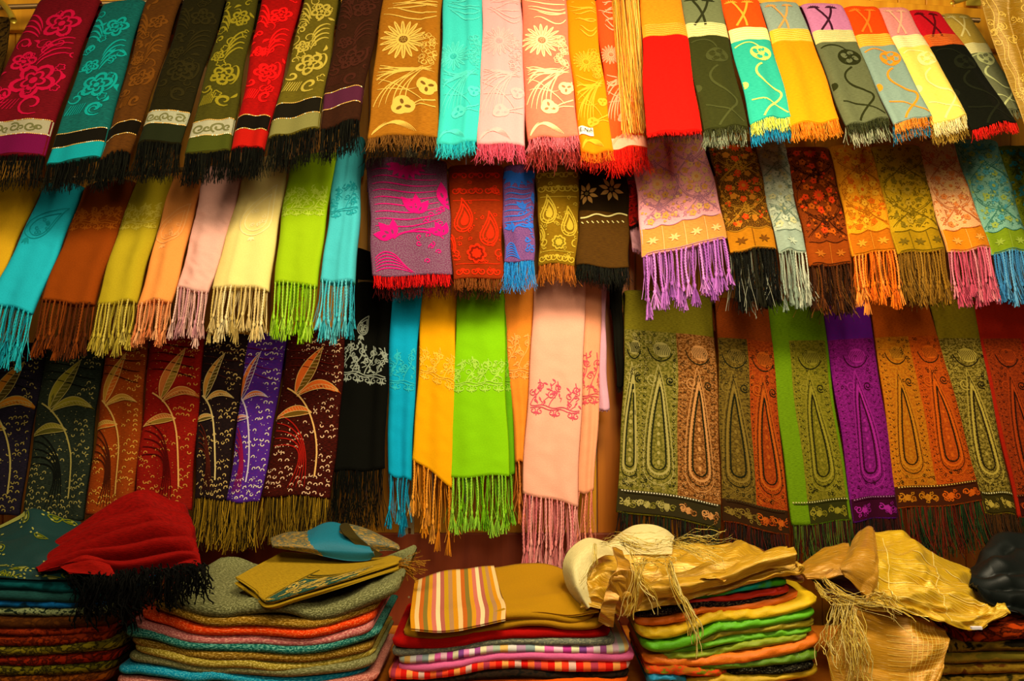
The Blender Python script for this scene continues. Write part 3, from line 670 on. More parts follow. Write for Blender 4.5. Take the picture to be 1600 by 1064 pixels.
# ------------------------------------------------------------------ rows of hanging scarves
YAW = 9
PL = dict(
    A=Plane(0, -.02, 24), B=Plane(0, -.02, 20), C=Plane(0, -.02, 33, YAW, 1000),
    E=Plane(270, -.03, 27), F=Plane(270, -.05, 13), G=Plane(240, -.02, 24, YAW, 1000),
    H=Plane(540, -.03, 13), I=Plane(455, .005, 8), J=Plane(485, .0, 16, YAW, 1000))
GRP = dict(A='fringed scarves at the left of the top row', B='scarves in the middle of the top row', C='panelled scarves at the right of the top row',
           E='pastel tasselled shawls at the left of the second row', F='short patterned scarves in the middle of the second row', G='tasselled brocade shawls at the right of the second row',
           H='dark leaf-print shawls at the left of the third row', I='plain embroidered shawls in the middle of the third row', J='paisley shawls at the right of the third row')
_sd = [0]
def scarf(row, corners, label, col, kind='plain', c2=None, design=None, mc=(), mk='plain', bands=(), fr=(), name='hanging_scarf', th=.014, crease=None,
          wrinkle=.002, lift=0, tilt=0, sag=0, rough=.85, extra=None, dargs={}, under=None, mname='motif', sheen=.06, bump=.35):
    _sd[0] += 1; r = random.Random(_sd[0] * 13 + 5)
    if row in 'AE' and th == .014: th = .021
    h = Hang(PL[row], corners, th=th, crease=crease, wrinkle=wrinkle, seed=_sd[0], lift=lift, tilt=tilt, sag=sag)
    e = empty(name, tuple(.5 * (h.c[2] + h.c[3])), label, 'scarf', GRP[row])
    cm = fabric(col, kind, c2, rough=rough, sheen=sheen, bump=bump)
    if under: h.mesh('cloth', [cm, fabric(under[1], 'twill', under[2])], e, split=under[0])
    else: h.mesh('cloth', cm, e)
    for (v0, v1, bc, *o) in bands:
        m = Motif(h); o = o[0] if o else {}
        m.patch(0, 1, v0, v1, 0, off=o.get('off', .0009), nv=max(6, int((v1 - v0) * 40)))
        b = m.build(o.get('name', 'trim_band'), [fabric(bc, o.get('kind', 'plain'), o.get('c2'), bump=o.get('bump', .35))], e)
        if 'label' in o: b['label'] = o['label']
        if 'rib' in o:
            m = Motif(h)
            for k in range(o['n']): m.stroke([(x, h.L * 100 * (v0 + (v1 - v0) * (k + .5) / o['n']) + .12 * math.sin(x * .7 + k)) for x in np.linspace(0, m.W, 20)], .3, 0, off=.0016)
            m.lo, m.hi = .005, .995; m.build('rib', [fabric(o['rib'])], b if False else e)
        if 'scroll' in o:
            m = Motif(h); y = h.L * 100 * (v0 + v1) / 2; q = h.L * 100 * (v1 - v0) * .34
            for k in range(int(m.W / (q * 2.6))):
                x = q * 1.4 + k * q * 2.6; m.stroke(spiral(x, y, q, 1.3, k * 2), q * .3, 0); m.stroke(spiral(x + q * 1.2, y + q * .2, q * .6, 1.1, k), q * .25, 0)
            m.build('scroll_motif', [fabric(o['scroll'])], e)
        if 'sequin' in o:
            m = Motif(h); m.lo, m.hi = .01, .99
            for vv in (v0, v1):
                for k in range(int(m.W / .55)):
                    x = .3 + k * .55; m.blob(ell(x, vv * m.L + .08 * math.sin(x), .24, .2, 0, 6), 0 if r.random() < .8 else 1, off=.002, rings=1)
            sq = m.build('sequin_trim', [fabric('#e8b458', rough=.35), fabric('#fff4c8', rough=.3)], e)
    if design:
        m = Motif(h); design(m, r, **dargs)
        m.build(mname, [fabric(c, mk) if isinstance(c, str) else fabric(*c) for c in mc], e)
    for f in fr:
        f = dict(f); fringe(h, e, f.pop('k', 'thread'), f.pop('px'), f.pop('c'), r, **f)
    if extra: extra(h, e, r)
    return h, e
BLK = '#0d0d08'
BF = dict(px=62, c=[BLK, '#17170e', '#0a0a06'], rad=.0014, n=105, spread=.1, curl=.08, jitter=.22)
WB = dict(kind='plain', scroll='#6a683e', sequin=1, label='pale band with scroll pattern')
BB = dict(sequin=1)
def bf(px): d = dict(BF); d['px'] = px; return [d, dict(d, px=px * .85, back=.012, n=60)]
# ---- top row, left
scarf('A', [(56, 11), (153, 7), (70, 245), (-58, 252)], 'crimson brocade scarf with pale band, first at left end of top row', '#6e0f18', 'twill', '#4a0a10',
      d_brocade, ['#c4103c'], bands=[(.80, .885, '#a39b7d', WB), (.885, .997, '#6a0e3e')], fr=bf(62), crease=[(.03, .004)])
scarf('A', [(158, 17), (226, 9), (158, 250), (70, 262)], 'teal brocade scarf with black sequinned band in top row', '#14605a', 'twill', '#0e3a38',
      d_brocade, ['#109a94'], bands=[(.83, .91, '#14110a', BB), (.91, .997, '#0f8f98')], fr=bf(52))
scarf('A', [(229, 8), (284, 3), (206, 238), (158, 252)], 'narrow brown brocade scarf right of the teal one in top row', '#56310d', 'twill', '#3a200a',
      d_brocade, ['#6d3f10'], bands=[(.82, .9, '#120d06', BB)], fr=bf(58))
scarf('A', [(288, 0), (353, -2), (285, 226), (217, 229)], 'near-black olive scarf with pale band in top row', '#211d0a', 'twill', '#161305',
      d_brocade, ['#2a240c'], bands=[(.81, .89, '#9d9c80', WB), (.89, .997, '#1e2210')], fr=bf(70))
scarf('A', [(355, 2), (404, -4), (360, 238), (288, 246)], 'olive brocade scarf with pale scroll band in top row', '#44400f', 'twill', '#302c0a',
      d_brocade, ['#8a7c1c'], bands=[(.82, .91, '#a19d80', WB), (.91, .997, '#3f4411')], fr=bf(58))
scarf('A', [(412, -6), (475, -8), (413, 234), (361, 236)], 'bright red brocade scarf with black band in top row', '#a00d0a', 'twill', '#6e0a08',
      d_brocade, ['#ea1414'], bands=[(.82, .9, '#130e08', BB), (.9, .997, '#a8150c')], fr=bf(58))
scarf('A', [(478, -8), (530, -10), (500, 203), (419, 222)], 'mustard olive brocade scarf with golden flowers and grey hem in top row', '#5e5213', 'twill', '#453b0d',
      d_brocade, ['#b09a3a'], bands=[(.80, .90, '#17130a', BB), (.9, .997, '#75703c')], fr=bf(66))
scarf('A', [(534, -10), (600, -12), (562, 190), (500, 206)], 'dark brown scarf with purple sequinned stripe in top row', '#33190c', 'twill', '#211007',
      d_brocade, ['#3f1d12'], bands=[(.77, .88, '#4a1c30', BB)], fr=bf(64))
# ---- top row, middle
SH = dict(spread=.2, curl=.2, jitter=.45, rad=.0012)
scarf('B', [(600, -12), (692, -12), (682, 215), (572, 216)], 'caramel scarf woven with big golden daisies in top row', '#9a6014', 'twill', '#7d4a0e', d_daisy, ['#d3a94a', '#6d4a18'],
      fr=[dict(px=28, c=['#8a5a22', '#6e451a'], n=170, **SH), dict(px=50, c=[BLK, '#1c140a'], back=.012, n=150, **SH)], crease=[(.74, .008, -.04)], lift=.006)
scarf('B', [(695, -12), (757, -12), (746, 224), (681, 230)], 'turquoise jacquard scarf beside the golden daisy scarf in top row', '#38bcb4', 'plain', '#24a4a4', d_daisy, ['#4cccc0', '#2aaca8'],
      fr=[dict(px=26, c=['#1bb4c4', '#35cdd0'], n=170, **SH)], crease=[(.62, .012, .02), (.2, -.004)], wrinkle=.004, dargs=dict(pos=(.3, .45)))
scarf('B', [(753, -12), (813, -12), (823, 230), (747, 226)], 'pale pink scarf, plainest of the top row middle', '#ec9a98', 'plain', '#e68690', d_daisy, ['#f0a6a0', '#ea9696'],
      fr=[dict(px=34, c=['#e9607a', '#d94a62'], n=190, **SH)], crease=[(.55, .006, .03)])
scarf('B', [(813, -10), (882, -10), (905, 214), (824, 220)], 'salmon scarf with cream daisy and seed pods in top row', '#dc7458', 'twill', '#ce6450', d_daisy, ['#f2cc94', '#d0704c'],
      fr=[dict(px=26, c=['#ef7d86', '#e0626c'], n=170, **SH), dict(px=56, c=['#a8302c', '#c44a44', '#7c1f1c'], back=.012, n=170, **SH)], lift=.006)
def size_label(h, e, r):
    m = Motif(h); u0, u1, v0, v1 = .02, .46, .845, .895
    m.patch(u0, u1, v0, v1, 0, off=.0035); lb = m.build('cloth_label', [fabric('#efe4c8', bump=.1)], e); lb['label'] = 'small white label with black lettering'
    cu = bpy.data.curves.new('lettering', 'FONT'); cu.body = 'EINA'; cu.size = .02; cu.align_x = 'CENTER'; cu.align_y = 'CENTER'; cu.extrude = .0003
    to = bpy.data.objects.new('lettering', cu); sc.collection.objects.link(to); bpy.context.view_layer.update()
    me = bpy.data.meshes.new_from_object(to.evaluated_get(bpy.context.evaluated_depsgraph_get())); bpy.data.objects.remove(to)
    me.materials.clear(); me.materials.append(fabric('#15100c', bump=.05))
    t = bpy.data.objects.new('lettering', me); link(t, lb)
    c = h.S(np.array([.24]), np.array([.868]), .006)[0]
    xa = h.S(np.array([.45]), np.array([.868]), .006)[0] - h.S(np.array([.03]), np.array([.868]), .006)[0]; xa /= np.linalg.norm(xa)
    za = h.pl.n - xa * (h.pl.n @ xa); za /= np.linalg.norm(za); ya = np.cross(za, xa)
    M = Matrix((list(xa) + [0], list(ya) + [0], list(za) + [0], [0, 0, 0, 1])).transposed(); M.translation = Vector(c) - parent_loc(lb); t.matrix_local = M
scarf('B', [(884, 7), (931, 7), (957, 240), (905, 242)], 'orange-yellow jacquard scarf with small white label in top row', '#ea7a08', 'plain', '#dc6a06', d_daisy, ['#f2a028', '#e4820c'],
      fr=[dict(px=20, c=['#ee7a14', '#e2600e'], n=90, **SH), dict(px=30, c=['#c01c10', '#d8321c'], back=.01, n=110, **SH)], extra=size_label, dargs=dict(pos=(.5, .42)), lift=.004)
scarf('B', [(931, 8), (962, 6), (1012, 232), (952, 236)], 'vermilion jacquard scarf tucked behind the golden thread hank in top row', '#e8481a', 'plain', '#d0340f', d_daisy, ['#f4926a', '#e05a2c'],
      bands=[(.93, .997, '#f0a080')], fr=[dict(px=48, c=['#e81408', '#f0240c', '#c90e06'], n=220, **SH)], dargs=dict(pos=(.35, .38)))
# the hank of long golden threads
def thread_hank():
    pl = PL['B']; c = [pl.hit(*p, .03) for p in ((956, -8), (998, -8), (1013, 208), (974, 212))]
    e = empty('thread_hank', tuple(.5 * (c[2] + c[3])), 'hank of long loose golden threads hanging between red scarves in top row', 'thread hank')
    rs = np.random.RandomState(4); V = []; u = rs.rand(170); a = rs.rand(170) * .03
    roots = np.array([(c[0] * (1 - q) + c[1] * q) - pl.n * z for q, z in zip(u, a)]); ends = np.array([(c[3] * (1 - q) + c[2] * q) - pl.n * z for q, z in zip(np.clip(u + rs.randn(170) * .07, 0, 1), a)])
    d = ends - roots; ln = np.linalg.norm(d, axis=1).mean()
    o = threads('strands', roots, d / ln, ln, .0016, [fabric('#f0ab2c', rough=.45), fabric('#ffcf5e', rough=.4), fabric('#d9831a', rough=.45)], e, 3, .012, .03, segs=10, jitter=.03)
    # cord that gathers the strands over the rail
    t = np.linspace(0, 1, 12); P = np.array([(c[0] * (1 - q) + c[1] * q) + pl.n * .006 for q in t]); a = np.linspace(0, 6.283, 9)[:-1]
    V = np.concatenate([p + np.outer(np.cos(a) * .02, pl.n) + np.outer(np.sin(a) * .008, -pl.d) for p in P]); mesh('binding_cord', V, grid_faces(12, 8, 0, True), fabric('#e09a26'), e)
thread_hank()
# ---- top row, right: two panels and a ribbed band
def panel(corn, label, top, rib, body, mcol, fr, split=.3, rb=.11, emblem=True, palm=True, **kw):
    scarf('C', corn, label, top, 'twill', None, d_swirl, mcol, bands=[(split, split + rb, rib[0], dict(name='ribbed_band', rib=rib[1], n=6)), (split + rb, .998, body[0], dict(name='lower_panel', kind='twill', c2=body[1]))],
          fr=fr, under=(split + rb * .6, body[0], body[1]), dargs=dict(palm=palm, emblem=emblem, split=split + rb), **kw)
FR = dict(spread=.14, curl=.12, jitter=.3, rad=.0012)
panel([(998, -8), (1062, -8), (1098, 207), (1011, 212)], 'plain red scarf with orange upper panel in top row', '#f08418', ('#ee8a20', '#f6a840'), ('#e0120a', '#c80c06'), ['#c85a10', '#d81208', '#d81208'],
      [dict(px=8, c='#d81208', n=120, **FR), dict(px=14, c=['#3a1008', BLK], back=.012, n=80, **FR)], split=.26, rb=.09, emblem=False, palm=False)
panel([(1063, 0), (1126, 3), (1168, 200), (1099, 206)], 'dark olive scarf with grey-green palm-stem upper panel in top row', '#6a704a', ('#c2ba74', '#d8d294'), ('#2e3010', '#23250b'), ['#2a2c14', '#3c3f1c', '#2e3010'],
      [dict(px=16, c=['#2e3010', '#464824'], n=120, **FR), dict(px=34, c=['#6f7458', '#99a080', '#23250b'], back=.01, n=150, **FR)], split=.22)
panel([(1128, 5), (1188, 5), (1236, 184), (1171, 195)], 'teal scarf with orange-red upper panel and lime swirl in top row', '#f04c10', ('#e4dc84', '#f4f0b0'), ('#2a9f86', '#1f8a78'), ['#f5a030', '#b8d060', '#2a9f86'],
      [dict(px=26, c=['#d2d64a', '#e6e46e'], n=150, **FR), dict(px=40, c=['#1488b8', '#20a0c8'], back=.012, n=130, **FR)], split=.26)
panel([(1190, 10), (1249, 10), (1313, 190), (1236, 200)], 'orange scarf with blue-grey upper panel in top row', '#8a9a88', ('#efb030', '#f9cf62'), ('#ee8a0c', '#dc7808'), ['#d8964a', '#e9850c', '#ee8a0c'],
      [dict(px=34, c=['#ee8212', '#f49a2c'], n=170, **FR)], split=.24, emblem=False)
panel([(1252, 12), (1316, 13), (1389, 187), (1321, 198)], 'grey-green scarf with lilac upper panel and black swirl in top row', '#c878a0', ('#ccbe78', '#ded694'), ('#5c6040', '#4a4e30'), ['#3c1626', '#26280e', '#5c6040'],
      [dict(px=20, c=['#2c2f14', '#3f4220'], n=150, **FR), dict(px=38, c=['#9aa07a', '#c6c49c', '#3a3c1e'], back=.012, n=130, **FR)], split=.24)
panel([(1318, 17), (1373, 18), (1453, 184), (1393, 195)], 'blue-grey scarf with orange-red upper panel and orange swirl in top row', '#f0480c', ('#f0a62c', '#f8c450'), ('#7f9484', '#6c8276'), ['#f07a20', '#ee8a1e', '#7f9484'],
      [dict(px=20, c=['#ee8a1e', '#f0a03c'], n=140, **FR), dict(px=34, c=['#1f86a8', '#c9782a'], back=.012, n=120, **FR)], split=.26)
panel([(1374, 18), (1421, 20), (1511, 184), (1456, 197)], 'butter-yellow scarf with pink upper panel in top row', '#ea8f86', ('#f2e096', '#fff2b8'), ('#efd060', '#e2c04c'), ['#f2b08a', '#f8e48a', '#efd060'],
      [dict(px=26, c=['#f2dc8a', '#f8eab0'], n=150, **FR), dict(px=38, c=['#c9a03c', '#8a6a20'], back=.012, n=110, **FR)], split=.26)
panel([(1421, 22), (1471, 25), (1590, 192), (1519, 204)], 'black scarf with crimson upper panel and red fringe in top row', '#c81420', ('#d05a1c', '#dc7630'), ('#12130a', '#0b0c06'), ['#5a0c10', '#1c1e10', '#12130a'],
      [dict(px=22, c=['#e81c14', '#f03018', '#c01008'], n=150, **FR)], split=.22, rb=.1)
panel([(1472, 27), (1516, 30), (1604, 168), (1545, 186)], 'tan scarf with grey lower panel, last at right end of top row', '#b99a3c', ('#d8cc84', '#ece2a2'), ('#6d6f4c', '#5a5c3c'), ['#dcc878', '#b9bd7c', '#6d6f4c'],
      [dict(px=20, c=['#6d6f4c', '#8c8f64'], n=100, **FR)], split=.32, lift=-.02)

# ---- second row, left: plain shawls with embroidery and knotted tassels
def shawl(corn, label, col, c2, tc, px, v=None, design=d_embro, mcol=None, **kw):
    d = kw.pop('dargs', {}); d = dict(d)
    if design is d_embro and v: d['v'] = v
    rad = kw.pop('rad', .0034); nt = kw.pop('nt', None)
    scarf(kw.pop('row', 'E'), corn, label, col, 'plain', c2, design, [mcol] if mcol else [], dargs=d, mname='embroidery',
          fr=[dict(k='tassel', px=px, c=tc, rad=rad, dirmix=.55, n=nt)], name='hanging_shawl', wrinkle=kw.pop('wrinkle', .003), **kw)
shawl([(2, 288), (66, 295), (-14, 470), (-84, 470)], 'golden yellow shawl cut off by left edge in second row', '#d6a41c', '#b98a14', ['#d6a41c'], 90, None, None)
shawl([(70, 296), (130, 300), (53, 490), (-18, 476)], 'turquoise shawl with stitched paisley near left edge of second row', '#20b4c8', '#1098b0', ['#20b2c0', '#3cc4cc', '#1292a8'], 92, None, d_stitchpaisley, '#12949e', dargs=dict(cx=.5, cy=.3, sz=.17, rot=.5))
shawl([(130, 300), (208, 292), (149, 479), (66, 472)], 'russet brown shawl in second row', '#8a3c08', '#6f2f06', ['#6e3008', '#823c0e', '#55260a'], 92, .33, d_embro, '#ad5a12', dargs=dict(h=.13))
shawl([(211, 288), (270, 286), (213, 475), (150, 478)], 'olive yellow shawl with embroidered border in second row', '#b09a1c', '#968214', ['#b8a136', '#ccb750', '#94801f'], 88, .36, d_embro, '#c9b53e', dargs=dict(h=.15))
shawl([(271, 284), (319, 284), (268, 472), (214, 478)], 'peach orange shawl, narrowest of the left pastel shawls', '#ea9448', '#dc7f36', ['#e8945a', '#f0a870', '#d87e48'], 72, None, d_stitchpaisley, '#f2a860', dargs=dict(cx=.5, cy=.38, sz=.17, rot=.2))
shawl([(319, 268), (380, 276), (328, 460), (279, 451)], 'crumpled pale pink shawl without embroidery in second row', '#e0a898', '#d0948a', ['#dca79c', '#ecbfae', '#c88a90'], 84, None, None, wrinkle=.017, rad=.003)
shawl([(379, 272), (449, 250), (423, 456), (333, 452)], 'cream yellow shawl with stitched paisley in second row', '#e8d080', '#d9be66', ['#dcc07a', '#ecd69a', '#c9ac5e'], 86, None, d_stitchpaisley, '#f3e2a0', crease=[(.3, .008)], dargs=dict(cx=.62, cy=.42, sz=.2, rot=.1))
shawl([(453, 256), (527, 246), (495, 449), (427, 444)], 'lime green shawl with embroidered border in second row', '#93b510', '#7ea00c', ['#8cbf14', '#a6cf38', '#74a40c'], 92, .43, d_embro, '#b4cc3e', dargs=dict(h=.17))
shawl([(527, 240), (570, 226), (554, 446), (499, 442)], 'aqua shawl beside the lime green one in second row', '#44b4be', '#30a0b0', ['#3ab0c0', '#5cc4d0', '#2a98ac'], 96, .5, d_embro, '#1f97a2', crease=[(.5, .010, .0)], dargs=dict(h=.18))

# ---- second row, middle: short jacquard scarves
SF = dict(spread=.16, curl=.14, jitter=.35, rad=.0012)
scarf('F', [(572, 255), (697, 260), (708, 430), (582, 432)], 'magenta and grey lily jacquard scarf, widest in the middle of second row', '#6a2f52', 'speck', '#7a5a6c', d_lily, ['#d81074', '#7a3458'],
      fr=[dict(px=22, c=['#d80f12', '#f01c18', '#b00a10'], n=260, **SF), dict(px=38, c=['#4a0c0a', '#2a0806'], back=.016, n=180, **SF)], lift=.01, sag=.01)
scarf('F', [(699, 268), (785, 268), (787, 436), (708, 438)], 'rust red paisley scarf between magenta and blue scarves', '#8a2a08', 'twill', '#6e1e06', d_bigpaisley, ['#d8280a', '#7a1806'],
      fr=[dict(px=22, c=['#7a3a12', '#94501e'], n=160, **SF), dict(px=34, c=['#2a0f06', '#4a1c0a'], back=.014, n=120, **SF)])
scarf('F', [(787, 270), (837, 270), (834, 410), (786, 412)], 'narrow blue and purple scarf with bright blue fringe', '#5c3a72', 'speck', '#7a4a7c', d_lily, ['#2a6ad0', '#4a54a8'],
      fr=[dict(px=50, c=['#1f8fe0', '#3aa6f0', '#1478c8'], n=150, **SF)], th=.018)
scarf('F', [(838, 270), (907, 268), (899, 415), (842, 414)], 'olive gold paisley scarf in the middle of second row', '#7a5a0c', 'twill', '#664a08', d_bigpaisley, ['#b4982a', '#6e5a10'],
      fr=[dict(px=34, c=['#a85a14', '#c06c1e', '#8a4610'], n=170, **SF)])
scarf('F', [(906, 270), (980, 278), (985, 420), (901, 416)], 'dark brown scarf with two tan daisies and twig line', '#4a2f0a', 'twill', '#38220a', d_daisies, ['#b98a44', '#6e5a2a', '#cfc07a'],
      bands=[(.01, .42, '#221606', dict(name='dark_panel'))], fr=[dict(px=30, c=[BLK, '#1a1a0e'], n=210, **SF), dict(px=36, c=[BLK], back=.012, n=120, **SF)])
scarf('F', [(973, 270), (1004, 270), (1000, 352), (978, 354)], 'sliver of red and black scarf behind the lavender paisley shawl', '#4a1410', 'print', '#c01a10', d_daisies, ['#d82014', '#40120c', '#d82014'],
      fr=[dict(px=6, c=[BLK], n=40, **SF)], lift=-.03)
scarf('F', [(980, 300), (1012, 300), (1010, 405), (985, 385)], 'bit of pale pink crumpled scarf behind the lavender paisley shawl', '#d69aa2', 'plain', '#c08490', None, wrinkle=.014, lift=-.045,
      fr=[dict(px=8, c=['#c88aa0'], n=40, **SF)])

# ---- second row, right: brocade shawls with twisted tassels
def brocade(corn, label, col, c2, lines, band, bl, tc, px, rad=.0037, bandv=.8, ph=0.0, under=None, nt=None, **kw):
    fr = [dict(k='tassel', px=px, c=tc, rad=rad, dirmix=.5, n=nt)]
    if under: fr.append(dict(px=px * 1.12, c=under, back=.015, n=90, spread=.15, curl=.15, rad=.0014))
    scarf('G', corn, label, col, 'speck', c2, d_arab, [lines[0], lines[1], lines[2], (band, 'twill'), bl], fr=fr, name='hanging_shawl', dargs=dict(band=bandv, ph=ph), mname='woven_motif', **kw)
brocade([(987, 232), (1098, 214), (1137, 374), (1003, 404)], 'lavender pink paisley shawl with thick lilac tassels, widest of its row', '#e08c9c', '#e6a09a', ('#b07488', '#dc9a4c', '#e2b070'), '#c8823c', '#e0a868', ['#b268bc', '#cc82cc', '#9a54a8'], 96, rad=.0046, nt=15, lift=.02, bandv=.76)
brocade([(1106, 230), (1180, 228), (1214, 390), (1142, 396)], 'black and gold floral shawl with black tassels', '#2a1a08', '#7a4a0e', ('#a8741c', '#b8701a', '#c8400e'), '#a8680e', '#6a3c0a', [BLK, '#1a180c', '#0a0a06'], 92, under=['#8a8a74', '#141208'])
brocade([(1180, 230), (1227, 230), (1259, 395), (1216, 396)], 'silver grey floral shawl, narrowest of the brocade shawls', '#96a088', '#aeb69c', ('#6e806c', '#b8b684', '#c0c8a8'), '#8a9a88', '#a8b49a', ['#a0a48c', '#bcbea4', '#82907c'], 92, rad=.0028)
brocade([(1228, 240), (1298, 238), (1331, 414), (1264, 419)], 'dark russet floral shawl with dark brown tassels', '#6a2a08', '#82360a', ('#381606', '#b8520c', '#d83a0e'), '#8a3a08', '#a85a14', ['#3a1c08', '#5a2c0c', '#241006'], 76, under=['#1a0c04', '#7a4a18'])
brocade([(1297, 236), (1361, 234), (1399, 392), (1331, 401)], 'orange floral shawl with bright orange tassels', '#d8800c', '#e2961c', ('#b0600a', '#d8620c', '#e8a424'), '#b8620c', '#dc8a22', ['#ee7416', '#f48c34', '#dc6410'], 90)
brocade([(1361, 236), (1436, 234), (1476, 392), (1401, 398)], 'olive gold floral shawl with bronze tassels', '#a8800c', '#b48e18', ('#6a5208', '#7c6410', '#b48e22'), '#a27a0c', '#6e5610', ['#94661a', '#b0802c', '#7c5414'], 84, under=['#5a3a0c', '#a87a2a'])
brocade([(1433, 230), (1490, 228), (1546, 389), (1478, 396)], 'coral orange floral shawl with pink tassels', '#e09a5c', '#eeb47c', ('#c86a34', '#e8843c', '#f0b870'), '#dc8014', '#eaa040', ['#e0667c', '#ee8a94', '#cc5068'], 88)
brocade([(1491, 228), (1560, 226), (1608, 394), (1548, 398)], 'sea green floral shawl with blue tassels near right edge', '#6a9c84', '#84b49c', ('#3e7a68', '#98ac4c', '#4e9aa0'), '#7c9418', '#98ac3a', ['#4a94c4', '#6cb0d8', '#3a80b4'], 84)
brocade([(1561, 236), (1640, 236), (1700, 398), (1610, 400)], 'moss green floral shawl cut off by right edge', '#4e5c10', '#6a7418', ('#3a4408', '#7c7c14', '#2e7a7c'), '#5a6410', '#7c8420', ['#3c5a3c', '#4a7050'], 84)

# ---- third row, left: dark shawls printed with leaves
def leafy(corn, label, col, c2, mcol, fr=(), ox=0.0, oy=0.0, **kw):
    scarf('H', corn, label, col, 'melange', c2, d_leaves, mcol, fr=fr, name='hanging_shawl', dargs=dict(ox=ox, oy=oy), th=.02, mname='printed_motif', **kw)
GF = dict(c=['#8a6a14', '#17130a', '#a8821e', '#2a200a', '#6e5410'], n=150, rad=.0016, spread=.14, curl=.1, jitter=.25)
leafy([(-22, 550), (72, 550), (32, 806), (-70, 806)], 'dark navy purple leaf-print shawl at left edge of third row', '#15131c', '#221a28', ['#8a7a3c', '#a8681a', '#4a3c14', '#9a8a4a', '#4a1626', BLK], ox=.06)
leafy([(74, 548), (166, 546), (130, 812), (34, 812)], 'dark slate green leaf-print shawl in third row', '#191f17', '#2a3226', ['#8f8448', '#7c7220', '#4e4a18', '#988a48', '#0e100c', BLK])
leafy([(168, 538), (233, 532), (208, 806), (134, 806)], 'rust orange leaf-print shawl in third row', '#7a2e08', '#923c0c', ['#c08a34', '#a87a28', '#b8581a', '#c89a4a', '#3a1406', '#2a0c04'], ox=-.1)
leafy([(233, 532), (318, 528), (301, 796), (211, 796)], 'red leaf-print shawl beside the rust one in third row', '#86140a', '#6a0e08', ['#b87a30', '#b8642a', '#8a6a24', '#d09a50', '#4a0806', '#1c0604'], ox=.05)
leafy([(319, 538), (389, 536), (354, 782), (303, 780)], 'black purple leaf-print shawl with golden fringe in third row', '#170f10', '#251616', ['#b89a5a', '#c08434', '#5a4a1c', '#c8b070', '#4a1a10', '#3c1a12'], fr=[dict(GF, px=78)], ox=-.12)
leafy([(389, 536), (451, 532), (406, 786), (353, 784)], 'violet leaf-print shawl with golden fringe in third row', '#3f2186', '#5a1f78', ['#d8c8b8', '#d8702c', '#5a2a5a', '#c8b8c8', '#8a1440', '#6a1450'], fr=[dict(GF, px=78)], ox=-.22)
leafy([(451, 530), (541, 526), (519, 778), (411, 776)], 'dark maroon leaf-print shawl with orange leaves and golden fringe', '#260a06', '#4a120a', ['#d8b088', '#d8601e', '#6a4c14', '#d8a860', '#9a180e', '#5a120a'], fr=[dict(GF, px=76, n=200)])
scarf('H', [(552, 395), (614, 420), (602, 733), (520, 738)], 'black shawl with silver floral embroidery beside leaf-print shawls', '#0b0b07', 'plain', '#070705', d_embro, ['#8f9688'], bands=(), mname='embroidery', name='hanging_shawl',
      dargs=dict(v=.56, h=.14, wd=.34), fr=[dict(px=100, c=['#0a0a06', '#131309'], n=150, rad=.0015)], crease=[(.72, .008, .05)], lift=-.015,
      extra=lambda h, e, r: (lambda m: (d_stitchpaisley(m, r, .4, .33, .05, .1), m.build('embroidery', [fabric('#8f9688')], e)))(Motif(h)))
# ---- third row, middle
shawl([(613, 440), (661, 440), (641, 752), (604, 741)], 'turquoise blue shawl in the middle of third row', '#0a9cc4', '#0888b0', ['#12a0c8', '#2ab4d8', '#0c88b0'], 84, .52, d_embro, '#2cb4c4', row='I', dargs=dict(h=.16), nt=4)
shawl([(662, 440), (716, 440), (706, 762), (643, 716)], 'yellow-orange shawl with slanted hem in third row', '#e6a008', '#d88e06', ['#e08a1a', '#ec9e34', '#cc7a14'], 100, .5, d_embro, '#f0b838', row='I', dargs=dict(h=.13), nt=6)
shawl([(762, 440), (800, 440), (806, 742), (772, 744)], 'deep green back layer shawl peeking right of the lime one', '#5a9a0a', '#4c8608', ['#5c9c10', '#74b424'], 80, .53, d_embro, '#7cac2c', row='I', lift=-.02, nt=3)
shawl([(714, 440), (786, 440), (797, 744), (704, 746)], 'lime green shawl in the middle of third row', '#7fc00a', '#6eab08', ['#7cbc14', '#98d038', '#64a40c'], 88, .53, d_embro, '#a4d048', row='I', dargs=dict(h=.12), lift=.006)
shawl([(786, 440), (836, 440), (824, 722), (804, 722)], 'tapering apricot orange shawl beside the pink one in third row', '#e2842a', '#d0721e', ['#cc6a20', '#dc8238'], 100, .5, d_embro, '#eea050', row='I', nt=2, lift=-.012)
shawl([(905, 440), (942, 440), (929, 768), (902, 772)], 'salmon rear layer shawl right of the long pink shawl', '#ea9a70', '#dc8a62', ['#ec8e6e', '#e07a60'], 100, .55, d_embro, '#d8505a', row='I', lift=-.022, nt=3)
shawl([(833, 440), (914, 440), (905, 792), (817, 770)], 'long pink shawl with rose embroidery, longest of third row', '#eea68c', '#e0947e', ['#e88a86', '#f2a49c', '#d87478'], 122, .59, d_embro, '#d44e64', row='I', dargs=dict(h=.12, dens=1.05), lift=.004, wrinkle=.004)
scarf('I', [(926, 440), (946, 440), (951, 640), (922, 642)], 'short lavender pink cloth hanging behind the salmon layer', '#d49cae', 'plain', '#c48a9e', None, lift=-.035, fr=[dict(px=4, c='#c48a9e', n=20)])
scarf('I', [(954, 440), (974, 440), (974, 604), (962, 606)], 'black wisp of scarf on the bare wood beside olive paisley shawl', '#11100a', 'plain', BLK, None, lift=-.02, fr=[dict(px=10, c=BLK, n=20)])

